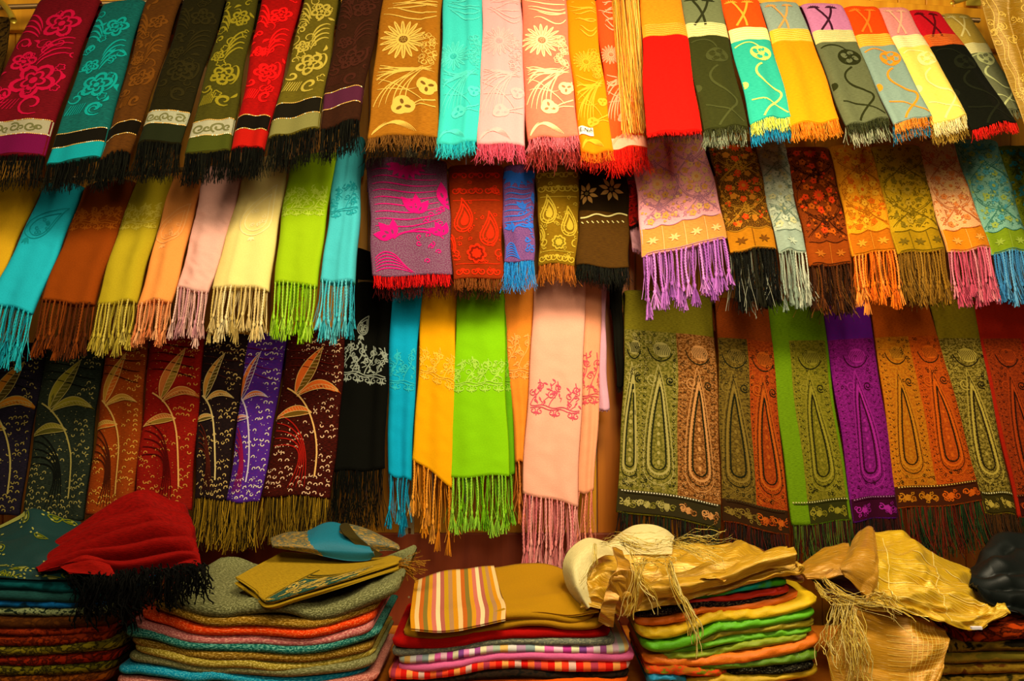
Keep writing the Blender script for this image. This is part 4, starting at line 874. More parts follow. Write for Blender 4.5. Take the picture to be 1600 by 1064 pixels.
# ---- third row, right: paisley shawls
def pais(corn, label, col, c2, cols, mcol, fc, fpx, **kw):
    scarf('J', corn, label, col, 'melange', c2, d_drop, mcol, dargs=dict(cols=cols), name='hanging_shawl', mname='woven_motif', th=.012,
          fr=[dict(px=fpx, c=fc, n=190, rad=.0023, spread=.1, curl=.1, jitter=.3)], **kw)
def sp(a, b): return (a, 'speck', b, .85, .06, .45)
pais([(978, 462), (1114, 472), (1128, 826), (964, 798)], 'wide olive and brown paisley shawl, first of the paisley shawls', '#6e6414', '#57500f',
     [(.0, .18, 0, 1, 2), (.18, .56, 0, 1, 2), (.56, 1.0, 3, 4, 2)], [sp('#4e4a14', '#74692a'), '#94884a', '#16190a', sp('#58300e', '#8a5a2a'), '#b07a44', '#2a2410', '#c8c0a0'], ['#1c2a10', '#2e1408', '#14100a'], 44, lift=.006)
pais([(1117, 474), (1200, 480), (1236, 838), (1130, 816)], 'brown and rust paisley shawl beside the wide olive one', '#6e2e0a', '#8a3a0c',
     [(.0, .5, 0, 1, 2), (.5, 1.0, 3, 4, 2)], [sp('#42320e', '#5e4a16'), '#6e5820', '#14160a', sp('#762a08', '#8e380c'), '#a04a10', '#2a1808', '#3a3018'], ['#1a1a0c', '#4a1408', '#20100a'], 44)
pais([(1199, 480), (1285, 480), (1331, 814), (1235, 822)], 'leaf green and olive paisley shawl left of the purple one', '#5a7a08', '#4a6606',
     [(.28, .93, 0, 1, 2)], [sp('#54500e', '#6e6416'), '#7e7420', '#1a1a08', '#3e5a08', '#628208', '#2a2a0a', '#b0a868'], ['#2a3c10', '#4a1a0a', '#2a100a', '#4a5a18'], 62)
pais([(1286, 480), (1358, 476), (1403, 808), (1331, 816)], 'purple paisley shawl in third row', '#5c0f74', '#4a1a7a',
     [(.0, 1.0, 0, 1, 2)], [sp('#5c0f52', '#74146a'), '#8e1e7e', '#30061c', '#6a1062', '#8a1a78', '#30061c', '#8a5a7a'], ['#2a0c0a', '#3c120c', '#14100a'], 40)
pais([(1359, 478), (1450, 476), (1537, 784), (1401, 797)], 'orange paisley shawl with two teardrops right of the purple one', '#a4480a', '#8c3a08',
     [(.0, .5, 0, 1, 2), (.5, 1.0, 3, 4, 2)], [sp('#94500c', '#a8640e'), '#b06e14', '#20180a', sp('#94380a', '#aa460c'), '#c0540e', '#3a1808', '#c8a048'], ['#24401a', '#5a1a0a', '#1a2a10', '#6e220c'], 84)
pais([(1451, 478), (1520, 478), (1587, 806), (1537, 802)], 'mustard olive paisley shawl near right edge of third row', '#847012', '#6c5c0e',
     [(.0, 1.0, 0, 1, 2)], [sp('#4a3e0c', '#84702a'), '#a8923a', '#1c160a', '#8a6a10', '#a88a20', '#30280a', '#dcd090'], ['#2a1c0a', '#4a2a0c'], 50)
pais([(1519, 478), (1620, 478), (1700, 808), (1588, 808)], 'dark red paisley shawl cut off by right edge', '#9a1c08', '#86180a',
     [(.05, .6, 0, 1, 2), (.6, 1.0, 3, 1, 2)], [sp('#6e240a', '#8a300c'), '#a0380e', '#20100a', sp('#82160a', '#9a2a10'), '#a0380e', '#30100a', '#7a4a24'], ['#1a2a14', '#3a120a'], 60)

# ---- rails the rows hang on
RAILM = metal('#8a6a3a', .4, .5)
def rail(row, pxa, pya, pxb, pyb, label):
    pl = PL[row]; a = pl.hit(pxa, pya, -.021); b_ = pl.hit(pxb, pyb, -.021)
    e = empty('hanging_rail', tuple(.5 * (a + b_)), label, 'rail', 'rails behind the scarves')
    d = (b_ - a) / np.linalg.norm(b_ - a); u_ = np.cross(d, [0, 0, 1]); u_ /= np.linalg.norm(u_); w_ = np.cross(u_, d); an = np.linspace(0, 2 * math.pi, 13)[:-1]
    mesh('rod', np.concatenate([p + np.outer(np.cos(an) * .009, u_) + np.outer(np.sin(an) * .009, w_) for p in (a, b_)]), [(k, (k + 1) % 12, 12 + (k + 1) % 12, 12 + k) for k in range(12)] + [tuple(range(12)), tuple(range(23, 11, -1))], RAILM, e)
    for t in (.06, .94):
        p = a + (b_ - a) * t; yb = yback(p[0]) + .004
        box('bracket', (p[0] - .008, p[1], p[2] - .012), (p[0] + .008, yb, p[2] - .009 + .012), RAILM, e)
rail('A', -70, 14, 600, -10, 'metal rail behind left half of top row'); rail('B', 600, -12, 1000, 0, 'metal rail behind middle of top row'); rail('C', 1000, -4, 1530, 32, 'metal rail behind right half of top row')
rail('E', -80, 292, 572, 244, 'metal rail behind pastel shawls'); rail('F', 572, 262, 1010, 280, 'metal rail behind short jacquard scarves'); rail('G', 1000, 232, 1640, 236, 'metal rail behind brocade shawls')
rail('H', -60, 550, 545, 530, 'metal rail behind leaf-print shawls'); rail('I', 560, 440, 975, 440, 'metal rail behind embroidered shawls'); rail('J', 980, 470, 1640, 480, 'metal rail behind paisley shawls')

# ------------------------------------------------------------------ counter
YF = -.60
zc = at(800, 1088, YF)[2]
ct = empty('display_counter', (0, -.3, 0), 'wooden display counter under the folded stacks', 'counter')
box('counter_top', (-2.05, -.70, zc - .035), (2.05, .08, zc), WOOD_B, ct); box('front_panel', (-2.0, -.66, .0), (2.0, -.63, zc - .036), WOOD_D, ct)
for sx in (-2.0, 1.97): box('side_panel', (sx, -.629, 0), (sx + .03, .08, zc - .036), WOOD_D, ct)

# ------------------------------------------------------------------ splines
def cr(P, t):                            # Catmull-Rom through P at parameters t in 0..1
    P = np.asarray(P, float); n = len(P)
    if n == 2: return P[0] + (P[1] - P[0]) * np.asarray(t)[:, None]
    Q = np.concatenate([[2 * P[0] - P[1]], P, [2 * P[-1] - P[-2]]]); x = np.clip(np.asarray(t), 0, 1) * (n - 1); i = np.minimum(x.astype(int), n - 2); f = (x - i)[:, None]
    a, b_, c, d = Q[i], Q[i + 1], Q[i + 2], Q[i + 3]
    return .5 * (2 * b_ + (c - a) * f + (2 * a - 5 * b_ + 4 * c - d) * f ** 2 + (3 * b_ - a - 3 * c + d) * f ** 3)
# ------------------------------------------------------------------ a scarf folded flat in a stack
_fs = [40]
def folded(pts, thpx, label, mat, group, yf=YF, depth=.36, bow=.03, lobes=1, top_wr=.003, name='folded_scarf', slack=.0, parts=None, back_dz=0.0, crk=0.0):
    """pts: pixels along the middle of the front fold, left to right"""
    _fs[0] += 1; k = _fs[0]; nx = 56; t = np.linspace(0, 1, nx)
    P = cr(pts, t); Wd = []
    for (px, py), q in zip(P, t): Wd.append(at(px, py, yf - bow * 4 * q * (1 - q) + .012 * vnoise(q * 5 + k, k * 1.3)))
    Wd = np.array(Wd); th = thpx * (yf - CAM[1]) / FPX * 1.12
    xm = Wd[:, 0]; LX = xm[-1] - xm[0]
    ends = np.power(np.clip(1 - np.abs(2 * t - 1) ** 14, 0, 1), .5)
    a = np.linspace(-math.pi / 2, math.pi / 2, 11)
    prof = [(1.0, -1.0), (.7, -1.0), (.4, -1), (.2, -1), (.1, -1)]
    R = th * .5
    V = []; uv = []
    for i in range(nx):
        e = max(.12, ends[i]); wob = .0025 * vnoise(t[i] * 18 + k * 2.2, k) ; row = []
        for (dp, zz) in prof: row.append((depth * dp, -R * e))
        for q in a:
            fx = -math.cos(q) * R * 1.5
            if lobes == 2: fx *= (.72 + .28 * abs(math.sin(q)) ** .6)
            cw = crk * vnoise(t[i] * LX * 55 + k, q * 1.2 + k * 3) * 2 + crk * vnoise(t[i] * LX * 120, q * 2 + k)
            row.append((R * .2 + fx * e + (1 - e) * .03 - cw, math.sin(q) * R * e + wob + cw * .5))
        for (dp, zz) in reversed(prof): row.append((depth * dp, R * e + top_wr * (vnoise(t[i] * LX * 26 + k, dp * depth * 22 + k) + .6 * vnoise(t[i] * LX * 50 + dp * 9, dp * 30 + k)) * 2))
        s = 0
        for j, (dy, dz) in enumerate(row):
            if j: s += math.hypot(dy - row[j - 1][0], dz - row[j - 1][1])
            bd = max(0, dy) / depth
            V.append((Wd[i, 0] + (.5 - t[i]) * (1 - e) * .02, Wd[i, 1] + dy, Wd[i, 2] + dz + back_dz * bd)); uv.append((t[i] * LX + k * .37, s + k * .11))
    m = len(prof) * 2 + len(a); F = grid_faces(nx, m)
    F += [tuple(range(m)), tuple(range((nx - 1) * m, nx * m))[::-1]]
    for i in range(nx - 1): F.append((i * m, (i + 1) * m, (i + 1) * m + m - 1, i * m + m - 1)[::-1])
    o = mesh(name, V, F, mat, None, uv=uv)
    c = Vector((float(Wd[:, 0].mean()), yf + depth / 2, float(Wd[:, 2].min() - R))); o.data.transform(Matrix.Translation(-c)); o.location = c
    return tag(o, label, 'scarf', group)
def mel(c, c2, s=1.0): return fabric(c, 'fleck', c2, bump=.6, sc_=s)
G2, G3, G4, G1, G5 = ('melange scarves in the stack left of centre', 'striped scarves in the middle stack', 'bright crinkled scarves in the right stack', 'patterned scarves in the leftmost stack', 'dark patterned scarves in the rightmost stack')
# ---- leftmost stack
def p1(y0, y1, th, label, mat, x1=186, **kw): folded([(-60, y0 - 2), (40, y0), (100, (y0 + y1) / 2 + 2), (x1, y1)], th, label, mat, G1, bow=.01, **kw)
p1(1062, 1054, 17, 'orange-brown print scarf at the bottom of the leftmost stack', fabric('#7a3c08', 'print', '#3a1806'), 178)
p1(1046, 1038, 16, 'olive and black print scarf, second from bottom of leftmost stack', fabric('#6e6410', 'print', '#16140a'), 182)
p1(1031, 1022, 16, 'red-orange print scarf above the lower olive one in leftmost stack', fabric('#8a2008', 'print', '#2a0a06'), 190)
p1(1015, 1005, 16, 'olive and black print scarf, upper of two in leftmost stack', fabric('#7a6c14', 'print', '#1c180a'), 196)
p1(1000, 992, 16, 'rust red print scarf with orange flecks in leftmost stack', fabric('#8a2c08', 'print', '#3a0c06'), 180)
p1(986, 980, 13, 'dark red scarf in the middle of leftmost stack', fabric('#4a1208', 'print', '#8a2a0a'), 182)
p1(972, 966, 18, 'brown print scarf under the green and white one in leftmost stack', fabric('#5a300a', 'print', '#3a1c06', sc_=.6), 186)
p1(955, 952, 12, 'green and white print scarf in leftmost stack', fabric('#16241a', 'print', '#8a9464', sc_=1.6), 178)
p1(943, 942, 10, 'dark blue scarf with bright blue edge in leftmost stack', fabric('#0c2c3c', 'print', '#0e5c9a', sc_=.35), 176)
p1(930, 930, 17, 'grey-teal scarf near top of leftmost stack', fabric('#1e4a46', 'twill', '#16302e'), 172)
p1(912, 918, 16, 'dark teal scarf on top of leftmost stack', fabric('#0a3c40', 'print', '#0c5458', sc_=.4), 165, slack=.01)
# ---- stack left of centre
S2 = [([(175, 1062), (240, 1066), (320, 1074), (400, 1076), (480, 1076), (540, 1066), (596, 1056)], 'dusty pink scarf at the bottom of the melange stack', mel('#a85a4e', '#d48a78')),
      ([(178, 1045), (230, 1046), (300, 1056), (345, 1055), (400, 1061), (480, 1061), (582, 1044)], 'bright blue scarf low in the melange stack', mel('#0a7ca0', '#30a8c0')),
      ([(194, 1025), (250, 1031), (310, 1043), (380, 1045), (450, 1049), (540, 1041), (592, 1030)], 'sage grey scarf low in the melange stack', mel('#66643a', '#8c8a5c')),
      ([(205, 1009), (250, 1018), (310, 1033), (380, 1035), (430, 1041), (500, 1036), (590, 1020)], 'pale olive-yellow scarf in the melange stack', mel('#88741e', '#c0aa4e')),
      ([(198, 998), (260, 1010), (320, 1022), (400, 1024), (480, 1026), (540, 1018), (588, 1007)], 'bronze scarf under the teal one in the melange stack', mel('#6e4e0c', '#a8822e')),
      ([(189, 986), (240, 991), (300, 1007), (400, 1011), (480, 1014), (540, 1002), (600, 984)], 'teal flecked scarf in the melange stack', mel('#0e564e', '#56a090')),
      ([(203, 970), (250, 984), (310, 998), (400, 999), (490, 1002), (560, 985), (588, 974)], 'rose pink scarf under the orange one in the melange stack', mel('#b05a58', '#d88e82')),
      ([(214, 956), (260, 967), (310, 983), (400, 984), (470, 989), (510, 984), (560, 970), (592, 959)], 'vivid orange-red scarf in the melange stack', mel('#d83408', '#f05c1c')),
      ([(232, 942), (285, 957), (330, 970), (400, 970), (470, 974), (500, 973), (545, 960), (598, 943)], 'golden brown scarf near top of the melange stack', mel('#74500c', '#b48a2e'))]
for p, l, m in S2: folded(p, 13.5, l, m, G2, crk=.0015)
folded([(256, 930), (300, 944), (350, 953), (385, 948), (440, 944), (490, 956), (520, 954), (560, 940), (600, 924), (630, 912)], 22, 'grey-green flecked scarf on top of the melange stack', mel('#5a5a36', '#8a8a58'), G2, depth=.42, top_wr=.006, bow=.02, back_dz=.012)
# ---- middle stack
ST1 = ['#e8dcb0', '#c8a0b0', '#a8b4a0', '#e0b060', '#d8d0c8', '#b08aa8', '#8a9a9a', '#f0e4c0']
ST2 = ['#f04a2a', '#d81c14', '#f0a050', '#e83a20', '#d8b0a0', '#d81c14', '#e86a30', '#b03a50']
ST3 = ['#e868b0', '#f0c0d0', '#c03a90', '#e0d8b0', '#8a4a9a', '#f090c8', '#f4e0e0', '#b05aa0']
ST4 = ['#c88414', '#d8b478', '#b85c1c', '#7c6a2c', '#cc8c20', '#c46a58', '#dcc894', '#a85a4a', '#b88c18', '#a87c50']
def stp(c, s): return fabric(c[0], 'stripes', None, cols=c, sc_=s)
S3 = [([(600, 1078), (700, 1074), (780, 1068), (880, 1064), (988, 1064)], 'orange scarf at the bottom of the middle stack', fabric('#e0560a'), 14),
      ([(612, 1066), (700, 1060), (780, 1052), (880, 1054), (990, 1053)], 'black scarf low in the middle stack', fabric('#14120e', 'print', '#2a1c12'), 13),
      ([(600, 1055), (690, 1050), (780, 1036), (880, 1040), (992, 1039)], 'red and orange striped scarf under the pink ones in the middle stack', stp(ST2, 7), 15),
      ([(616, 1044), (700, 1038), (780, 1024), (900, 1024), (998, 1027)], 'bubble-gum pink scarf with striped end in the middle stack', fabric('#e0689c', 'plain', '#c8508a'), 14),
      ([(616, 1032), (700, 1024), (780, 1012), (900, 1014), (990, 1014)], 'pastel pink and grey striped scarf in the middle stack', stp(ST3 + ST1, 3.3), 13),
      ([(606, 1020), (690, 1013), (780, 1001), (870, 1001), (968, 1003)], 'grey paisley print scarf in the middle stack', fabric('#8f8f72', 'print', '#5c6058', sc_=2.2), 13),
      ([(606, 1003), (700, 1003), (760, 992), (850, 987), (960, 989)], 'deep red scarf with striped end in the middle stack', fabric('#a80e0a', 'plain', '#8a0a08'), 16)]
for p, l, m, th in S3: folded(p, th, l, m, G3, crk=.0015)
folded([(624, 988), (680, 992), (760, 981), (830, 970), (890, 976), (930, 974), (950, 964)], 13, 'mustard scarf with a striped border folded under the striped top scarf', fabric('#a87814', 'plain', '#946810'), G3, depth=.38, bow=.03)
# the top scarf: plain mustard with a striped half, its own lengths side by side
ts = folded([(640, 974), (690, 979), (740, 971), (790, 960), (850, 960), (900, 966), (938, 950)], 16, 'mustard scarf with multicoloured striped half on top of the middle stack', fabric('#a8780f', 'plain', '#946a10'), G3, depth=.42, top_wr=.005, bow=.03, back_dz=.02)
# ---- right stack
def cri(c, c2=None): return fabric(c, 'plain', c2, rough=.6, bump=.5)
S4 = [([(1066, 1066), (1120, 1062), (1200, 1058), (1284, 1046)], 'yellow scarf at the bottom of the right stack', cri('#c8a010', '#a8860c'), 14),
      ([(1008, 1060), (1040, 1056), (1075, 1060)], 'glimpse of sky blue scarf low in the right stack', cri('#1a8cb8'), 12),
      ([(1130, 1046), (1180, 1045), (1230, 1044), (1276, 1036)], 'black scarf with gold dots low in the right stack', fabric('#0c0c0a', 'fleck', '#2a2414'), 13),
      ([(1004, 1046), (1050, 1046), (1100, 1049), (1140, 1046)], 'mixed red and green scarf left of the black one in the right stack', fabric('#6e7414', 'print', '#d8401a', sc_=.6), 13),
      ([(1070, 1036), (1140, 1036), (1220, 1030), (1282, 1021)], 'moss green scarf under the lower orange one in the right stack', cri('#5c8410', '#40600a'), 14),
      ([(1000, 1030), (1080, 1032), (1150, 1027), (1220, 1015), (1286, 998)], 'lower orange scarf with rounded end in the right stack', cri('#e6740a', '#c85c08'), 16),
      ([(1024, 1024), (1090, 1022), (1150, 1010), (1210, 1001), (1266, 991)], 'olive-lime scarf under the lower lime one in the right stack', cri('#8a9a14', '#74820e'), 12),
      ([(1012, 1015), (1080, 1011), (1140, 999), (1200, 991), (1276, 983)], 'lower lime green scarf in the right stack', cri('#62a80c', '#4c8a0a'), 11),
      ([(1030, 1008), (1090, 1002), (1130, 989), (1200, 981), (1280, 972)], 'khaki yellow scarf between the lime ones in the right stack', cri('#a09014', '#847608'), 11),
      ([(996, 1002), (1030, 1010), (1080, 999), (1120, 979), (1160, 976), (1220, 966), (1280, 956)], 'upper lime green scarf in the right stack', cri('#5cae0a', '#489208'), 15),
      ([(988, 980), (1020, 989), (1060, 984), (1110, 963), (1150, 960), (1200, 955), (1286, 937)], 'bright yellow scarf in the right stack', cri('#e6bc0c', '#d0a408'), 17),
      ([(988, 970), (1030, 969), (1070, 962), (1095, 952), (1160, 948), (1256, 928)], 'upper orange scarf above the yellow one in the right stack', cri('#f0720e', '#d8600a'), 12),
      ([(986, 960), (1040, 955), (1080, 946), (1150, 941), (1240, 922)], 'upper black scarf with gold dots in the right stack', fabric('#120a14', 'fleck', '#3a2a1c'), 10),
      ([(1008, 946), (1060, 939), (1130, 935), (1200, 926), (1238, 919)], 'red scarf edged in yellow in the right stack', cri('#e02a0c', '#c81c08'), 9),
      ([(1062, 934), (1120, 924), (1180, 913), (1234, 906)], 'green scarf with turquoise end near top of the right stack', fabric('#4aa81a', 'print', '#18b0a4', sc_=.22), 13),
      ([(1050, 926), (1100, 914), (1160, 905), (1205, 893), (1262, 908)], 'bronze and maroon twisted scarf on top of the right stack', fabric('#8a5a14', 'print', '#4a0e0a', sc_=.25, rough=.5), 13)]
for p, l, m, th in S4: folded(p, th, l, m, G4, bow=.02, depth=.33, crk=.005)
# ---- rightmost stack
for (ys, x0, l, m) in (((1066, 1058), 1424, 'olive and gold print scarf at the bottom of the rightmost stack', fabric('#2a240a', 'print', '#8a6a18', sc_=.5)),
                   ((1047, 1040), 1436, 'brown and gold print scarf in the rightmost stack', fabric('#5a300c', 'print', '#8a6a18', sc_=.5)),
                   ((1030, 1022), 1448, 'khaki and gold print scarf in the rightmost stack', fabric('#6a5c18', 'print', '#8a6c1c', sc_=.5)),
                   ((1012, 1006), 1470, 'black and gold print scarf in the rightmost stack', fabric('#171208', 'print', '#7a5c16', sc_=.4))):
    folded([(x0, ys[0]), (1520, sum(ys) / 2), (1680, ys[1])], 15, l, m, G5, bow=.01)
folded([(1490, 992), (1530, 990), (1590, 986), (1680, 984)], 22, 'orange and black tiger-print scarf on top of the rightmost stack', fabric('#b03a08', 'print', '#2a0c06', sc_=.6), G5, bow=.01, depth=.3, top_wr=.008, back_dz=.05)

# ------------------------------------------------------------------ loosely draped cloth
class Loft:
    def __init__(s, ribs, nu=60, nv=44, amp=.006, fu=12., fv=18., ridge=0.0, pleat=(0, 0, 0), seed=0, edge=.0):
        nv_ = max(len(r_) for r_ in ribs); t = np.linspace(0, 1, nv)
        R = np.array([cr([at(*p) for p in r_], t) for r_ in ribs])
        tu = np.linspace(0, 1, nu); G = np.stack([cr(R[:, j], tu) for j in range(nv)], 1)      # nu x nv x 3
        s.W = np.linalg.norm(np.diff(G, axis=0), axis=2).sum(0).mean(); s.L = np.linalg.norm(np.diff(G, axis=1), axis=2).sum(1).mean()
        U, Vv = np.meshgrid(tu, t, indexing='ij')
        N = s.normals(G); x, y = U * s.W, Vv * s.L
        d = amp * 2 * (vnoise(x * fu + seed, y * fv + seed) + .5 * vnoise(x * fu * 2.1 + y * 7, y * fv * 2.3 + seed))
        if ridge: d = d - ridge * np.abs(vnoise(x * fu * .8 + y * fv * .9 + seed * 2, y * fv * .8 - x * fu * .5)) * 2 - ridge * .6 * np.abs(vnoise(x * fu * 1.7 - y * fv + seed, y * fv * 1.6 + x * fu)) * 2
        A, kx, ky = pleat
        if A: d = d + A * 2.2 * (np.abs(np.sin(.5 * (x * kx + y * ky + 3.2 * vnoise(x * 6 + seed, y * 6) + seed))) ** .8 - .6) * np.sin(math.pi * np.clip(U, .02, .98)) ** .9
        s.G = G + N * d[..., None]; s.N = s.normals(s.G); s.nu, s.nv = nu, nv; s.x, s.y = x, y
        class _P: pass
        s.pl = _P(); s.pl.p0 = G[0, 0]; s.pl.t = np.array([1., 0, 0]); s.pl.d = np.array([0, -.4, -.9]); s.pl.n = np.array([0, -1., 0])
    @staticmethod
    def normals(G):
        a = np.gradient(G, axis=0); b_ = np.gradient(G, axis=1); n = np.cross(b_, a); l = np.linalg.norm(n, axis=2, keepdims=True); l[l == 0] = 1; n = n / l
        f = np.sign((n * (CAM - G)).sum(2).mean()) or 1
        return n * f
    def _smp(s, A, u, v):
        x = np.clip(np.asarray(u), 0, 1) * (s.nu - 1); y = np.clip(np.asarray(v), 0, 1) * (s.nv - 1); i = np.minimum(x.astype(int), s.nu - 2); j = np.minimum(y.astype(int), s.nv - 2); f = (x - i)[..., None]; g = (y - j)[..., None]
        return (A[i, j] * (1 - f) + A[i + 1, j] * f) * (1 - g) + (A[i, j + 1] * (1 - f) + A[i + 1, j + 1] * f) * g
    def S(s, u, v, off=0.0): return s._smp(s.G, u, v) + s._smp(s.N, u, v) * off
    def mesh(s, name, mats, parent, matfn=None, th=.004):
        V0 = s.G.reshape(-1, 3); V1 = (s.G - s.N * th).reshape(-1, 3); n = len(V0)
        F = grid_faces(s.nu, s.nv); Fb = [tuple(reversed([i + n for i in f])) for f in F]
        E = []
        for i in range(s.nu - 1):
            for j in (0, s.nv - 1): a, b_ = i * s.nv + j, (i + 1) * s.nv + j; E.append((a, b_, b_ + n, a + n))
        for j in range(s.nv - 1):
            for i in (0, s.nu - 1): a, b_ = i * s.nv + j, i * s.nv + j + 1; E.append((a, b_, b_ + n, a + n))
        uv = np.stack([s.x.ravel(), s.y.ravel()], 1); fm = None
        if matfn:
            fm = [matfn((k // (s.nv - 1)) / (s.nu - 1), (k % (s.nv - 1)) / (s.nv - 1)) for k in range(len(F))]; fm = fm + fm + [0] * len(E)
        return mesh(name, np.concatenate([V0, V1]), F + Fb + E, mats, parent, uv=np.concatenate([uv, uv]), fm=fm)
def strands(name, paths, n, spread, rad, mats, parent, seed=0, segs=14, frizz=.006):
    """loose threads along pixel paths [(px,py,depth),...]"""
    rs = np.random.RandomState(seed); V = []; F = []; fm = []; a = np.array([0, 2.094, 4.189])
    for path in paths:
        W = [at(*p) for p in path]
        for k in range(n):
            e = .75 + .3 * rs.rand(); P = cr(W, np.linspace(0, e, segs)); tt = np.linspace(0, 1, segs)[:, None]
            P = P + rs.randn(3) * spread * .35 + rs.randn(3) * spread * tt ** 1.5 + np.cumsum(rs.randn(segs, 3), 0) * frizz * .25
            o = len(V)
            for p in P:
                for q in a: V.append((p[0] + rad * math.cos(q), p[1] + rad * math.sin(q), p[2] + rad * .6 * math.cos(q)))
            for i in range(segs - 1):
                for j in range(3): F.append((o + i * 3 + j, o + i * 3 + (j + 1) % 3, o + i * 3 + 3 + (j + 1) % 3, o + i * 3 + 3 + j))
            fm += [rs.randint(len(mats))] * ((segs - 1) * 3)
    Va = np.array(V); o = mesh(name, V, F, mats, parent, uv=np.stack([Va[:, 0], Va[:, 2]], 1), fm=fm); o['kind'] = 'stuff'; return o
def zip_ribs(rows, ys):                  # attach a depth to every pixel of every rib
    return [[(px, py, y) for (px, py), y in zip(rw, np.interp(np.linspace(0, 1, len(rw)), np.linspace(0, 1, len(ys)), ys))] for rw in rows]

# ---- striped half lying on the middle stack's top scarf
def striped_half():
    lf = Loft(zip_ribs([[(648, 905), (644, 938), (641, 960), (642, 983)], [(690, 893), (690, 935), (690, 962), (692, 987)], [(735, 888), (738, 930), (742, 955), (742, 979)], [(772, 884), (782, 925), (790, 945), (790, 968)]], [-.33, -.5, -.61, -.672]), amp=.003, fu=9, fv=9)
    e = lf.mesh('striped_half', stp(ST4, 8.5), None, th=.006); e.parent = ts; e.location = -ts.location
    e['label'] = 'half woven in pink, yellow and white stripes'
    lf = Loft(zip_ribs([[(772, 884), (782, 925), (790, 945), (790, 964)], [(820, 880), (830, 920), (838, 940), (838, 958)], [(868, 885), (880, 915), (890, 938), (890, 962)], [(905, 905), (918, 930), (928, 945), (936, 956)]], [-.30, -.5, -.60, -.645]), amp=.004, fu=7, fv=9)
    e = lf.mesh('plain_half', fabric('#a8780f', 'plain', '#946a10'), None, th=.006); e.parent = ts; e.location = -ts.location
striped_half()

# ---- red shawl heaped on the left
def red_shawl():
    e = empty('draped_shawl', tuple(at(190, 900, -.6)), 'crumpled red shawl with long black fringe heaped on the left stacks', 'shawl')
    lf = Loft(zip_ribs([[(48, 880), (51, 882), (55, 885), (60, 888)], [(86, 846), (80, 862), (78, 876), (86, 886)], [(130, 818), (124, 843), (120, 862), (124, 882)], [(168, 792), (166, 826), (164, 858), (158, 886)], [(200, 772), (204, 815), (204, 855), (192, 895)],
                        [(228, 768), (238, 808), (240, 850), (236, 892)], [(262, 784), (272, 816), (275, 850), (268, 886)], [(288, 790), (297, 822), (300, 854), (296, 882)], [(302, 814), (307, 842), (311, 864), (315, 886)]], [-.40, -.54, -.62, -.66]),
              nu=110, nv=90, amp=.006, fu=7, fv=13, ridge=.005, pleat=(.022, 16, 95), seed=3)
    lf.mesh('cloth', fabric('#8c0c08', 'twill', '#640a06', rough=.7), e)
    # tucked hem fold at the near left
    l2 = Loft(zip_ribs([[(92, 884), (98, 888), (108, 893)], [(128, 868), (138, 880), (152, 898)], [(150, 870), (160, 884), (172, 900)], [(168, 876), (176, 890), (184, 908)]], [-.655, -.67, -.68]), amp=.003, seed=5); l2.mesh('hem_fold', fabric('#9a120a', 'twill', '#6a0c08', rough=.7), e)
    bl = [fabric('#070705'), fabric('#0d0c09')]
    ps = []
    for k in range(17):
        f = k / 16; x = 148 + 165 * f; y = 897 - 14 * f; dx = -22 + 26 * f
        ps.append([(x, y, -.665), (x + dx * .4 + 4, y + 20 - 6 * f, -.70), (x + dx, y + 55 - 18 * f, -.695), (x + dx + 3, y + 74 - 32 * f, -.69)])
    strands('fringe', ps, 15, .012, .0021, bl, e, 4, frizz=.012)
    strands('fringe', [[(120, 890, -.64), (118, 905, -.67), (130, 925, -.67), (126, 940, -.66)], [(140, 892, -.64), (140, 912, -.68), (150, 930, -.68), (146, 950, -.66)], [(195, 905, -.66), (190, 940, -.7), (200, 965, -.69), (198, 985, -.69)]], 22, .013, .0016, bl, e, 9, frizz=.012)
red_shawl()
# ---- teal print shawl at the left edge
def teal_shawl():
    e = empty('draped_shawl', tuple(at(40, 905, -.6)), 'dark teal shawl with yellow-green leaf print slumped at left edge', 'shawl')
    lf = Loft(zip_ribs([[(-60, 832), (-60, 860), (-60, 885), (-60, 902)], [(-10, 826), (-8, 852), (-8, 880), (-8, 903)], [(30, 808), (28, 845), (26, 878), (24, 905)], [(52, 796), (58, 838), (60, 876), (64, 908)], [(90, 808), (96, 845), (104, 880), (112, 906)], [(126, 812), (136, 846), (146, 882), (156, 903)]], [-.36, -.48, -.58, -.63]), amp=.006, fu=8, fv=10, pleat=(.006, 5, 40), seed=8)
    lf.mesh('cloth', fabric('#083432', 'plain', '#062422', rough=.6), e)
    m = Motif(lf); m.lo, m.hi = .01, .99
    for k in range(26):
        u, v, a = random.Random(k).random(), random.Random(k + 99).random(), k * 1.3
        x, y = u * m.W, v * m.L; p, mid = leafpoly(x, y, x + 5 * math.cos(a), y + 5 * math.sin(a), 2.4, .6); m.stroke(p, .4, 0, closed=True); m.blob(p * .5 + p.mean(0) * .5, k % 2, rings=1)
        for q in range(4): m.blob(ell(x - 1.4 * math.cos(q + a), y - 1.8 * math.sin(q * 1.3 + a), .5, .35, q), 1, rings=1)
    m.stroke([(m.W * q, m.L * .03) for q in np.linspace(0, .5, 12)], 2.2, 1); m.build('printed_motif', [fabric('#6e7414'), fabric('#9a9a4a')], e)['kind'] = 'stuff'
teal_shawl()
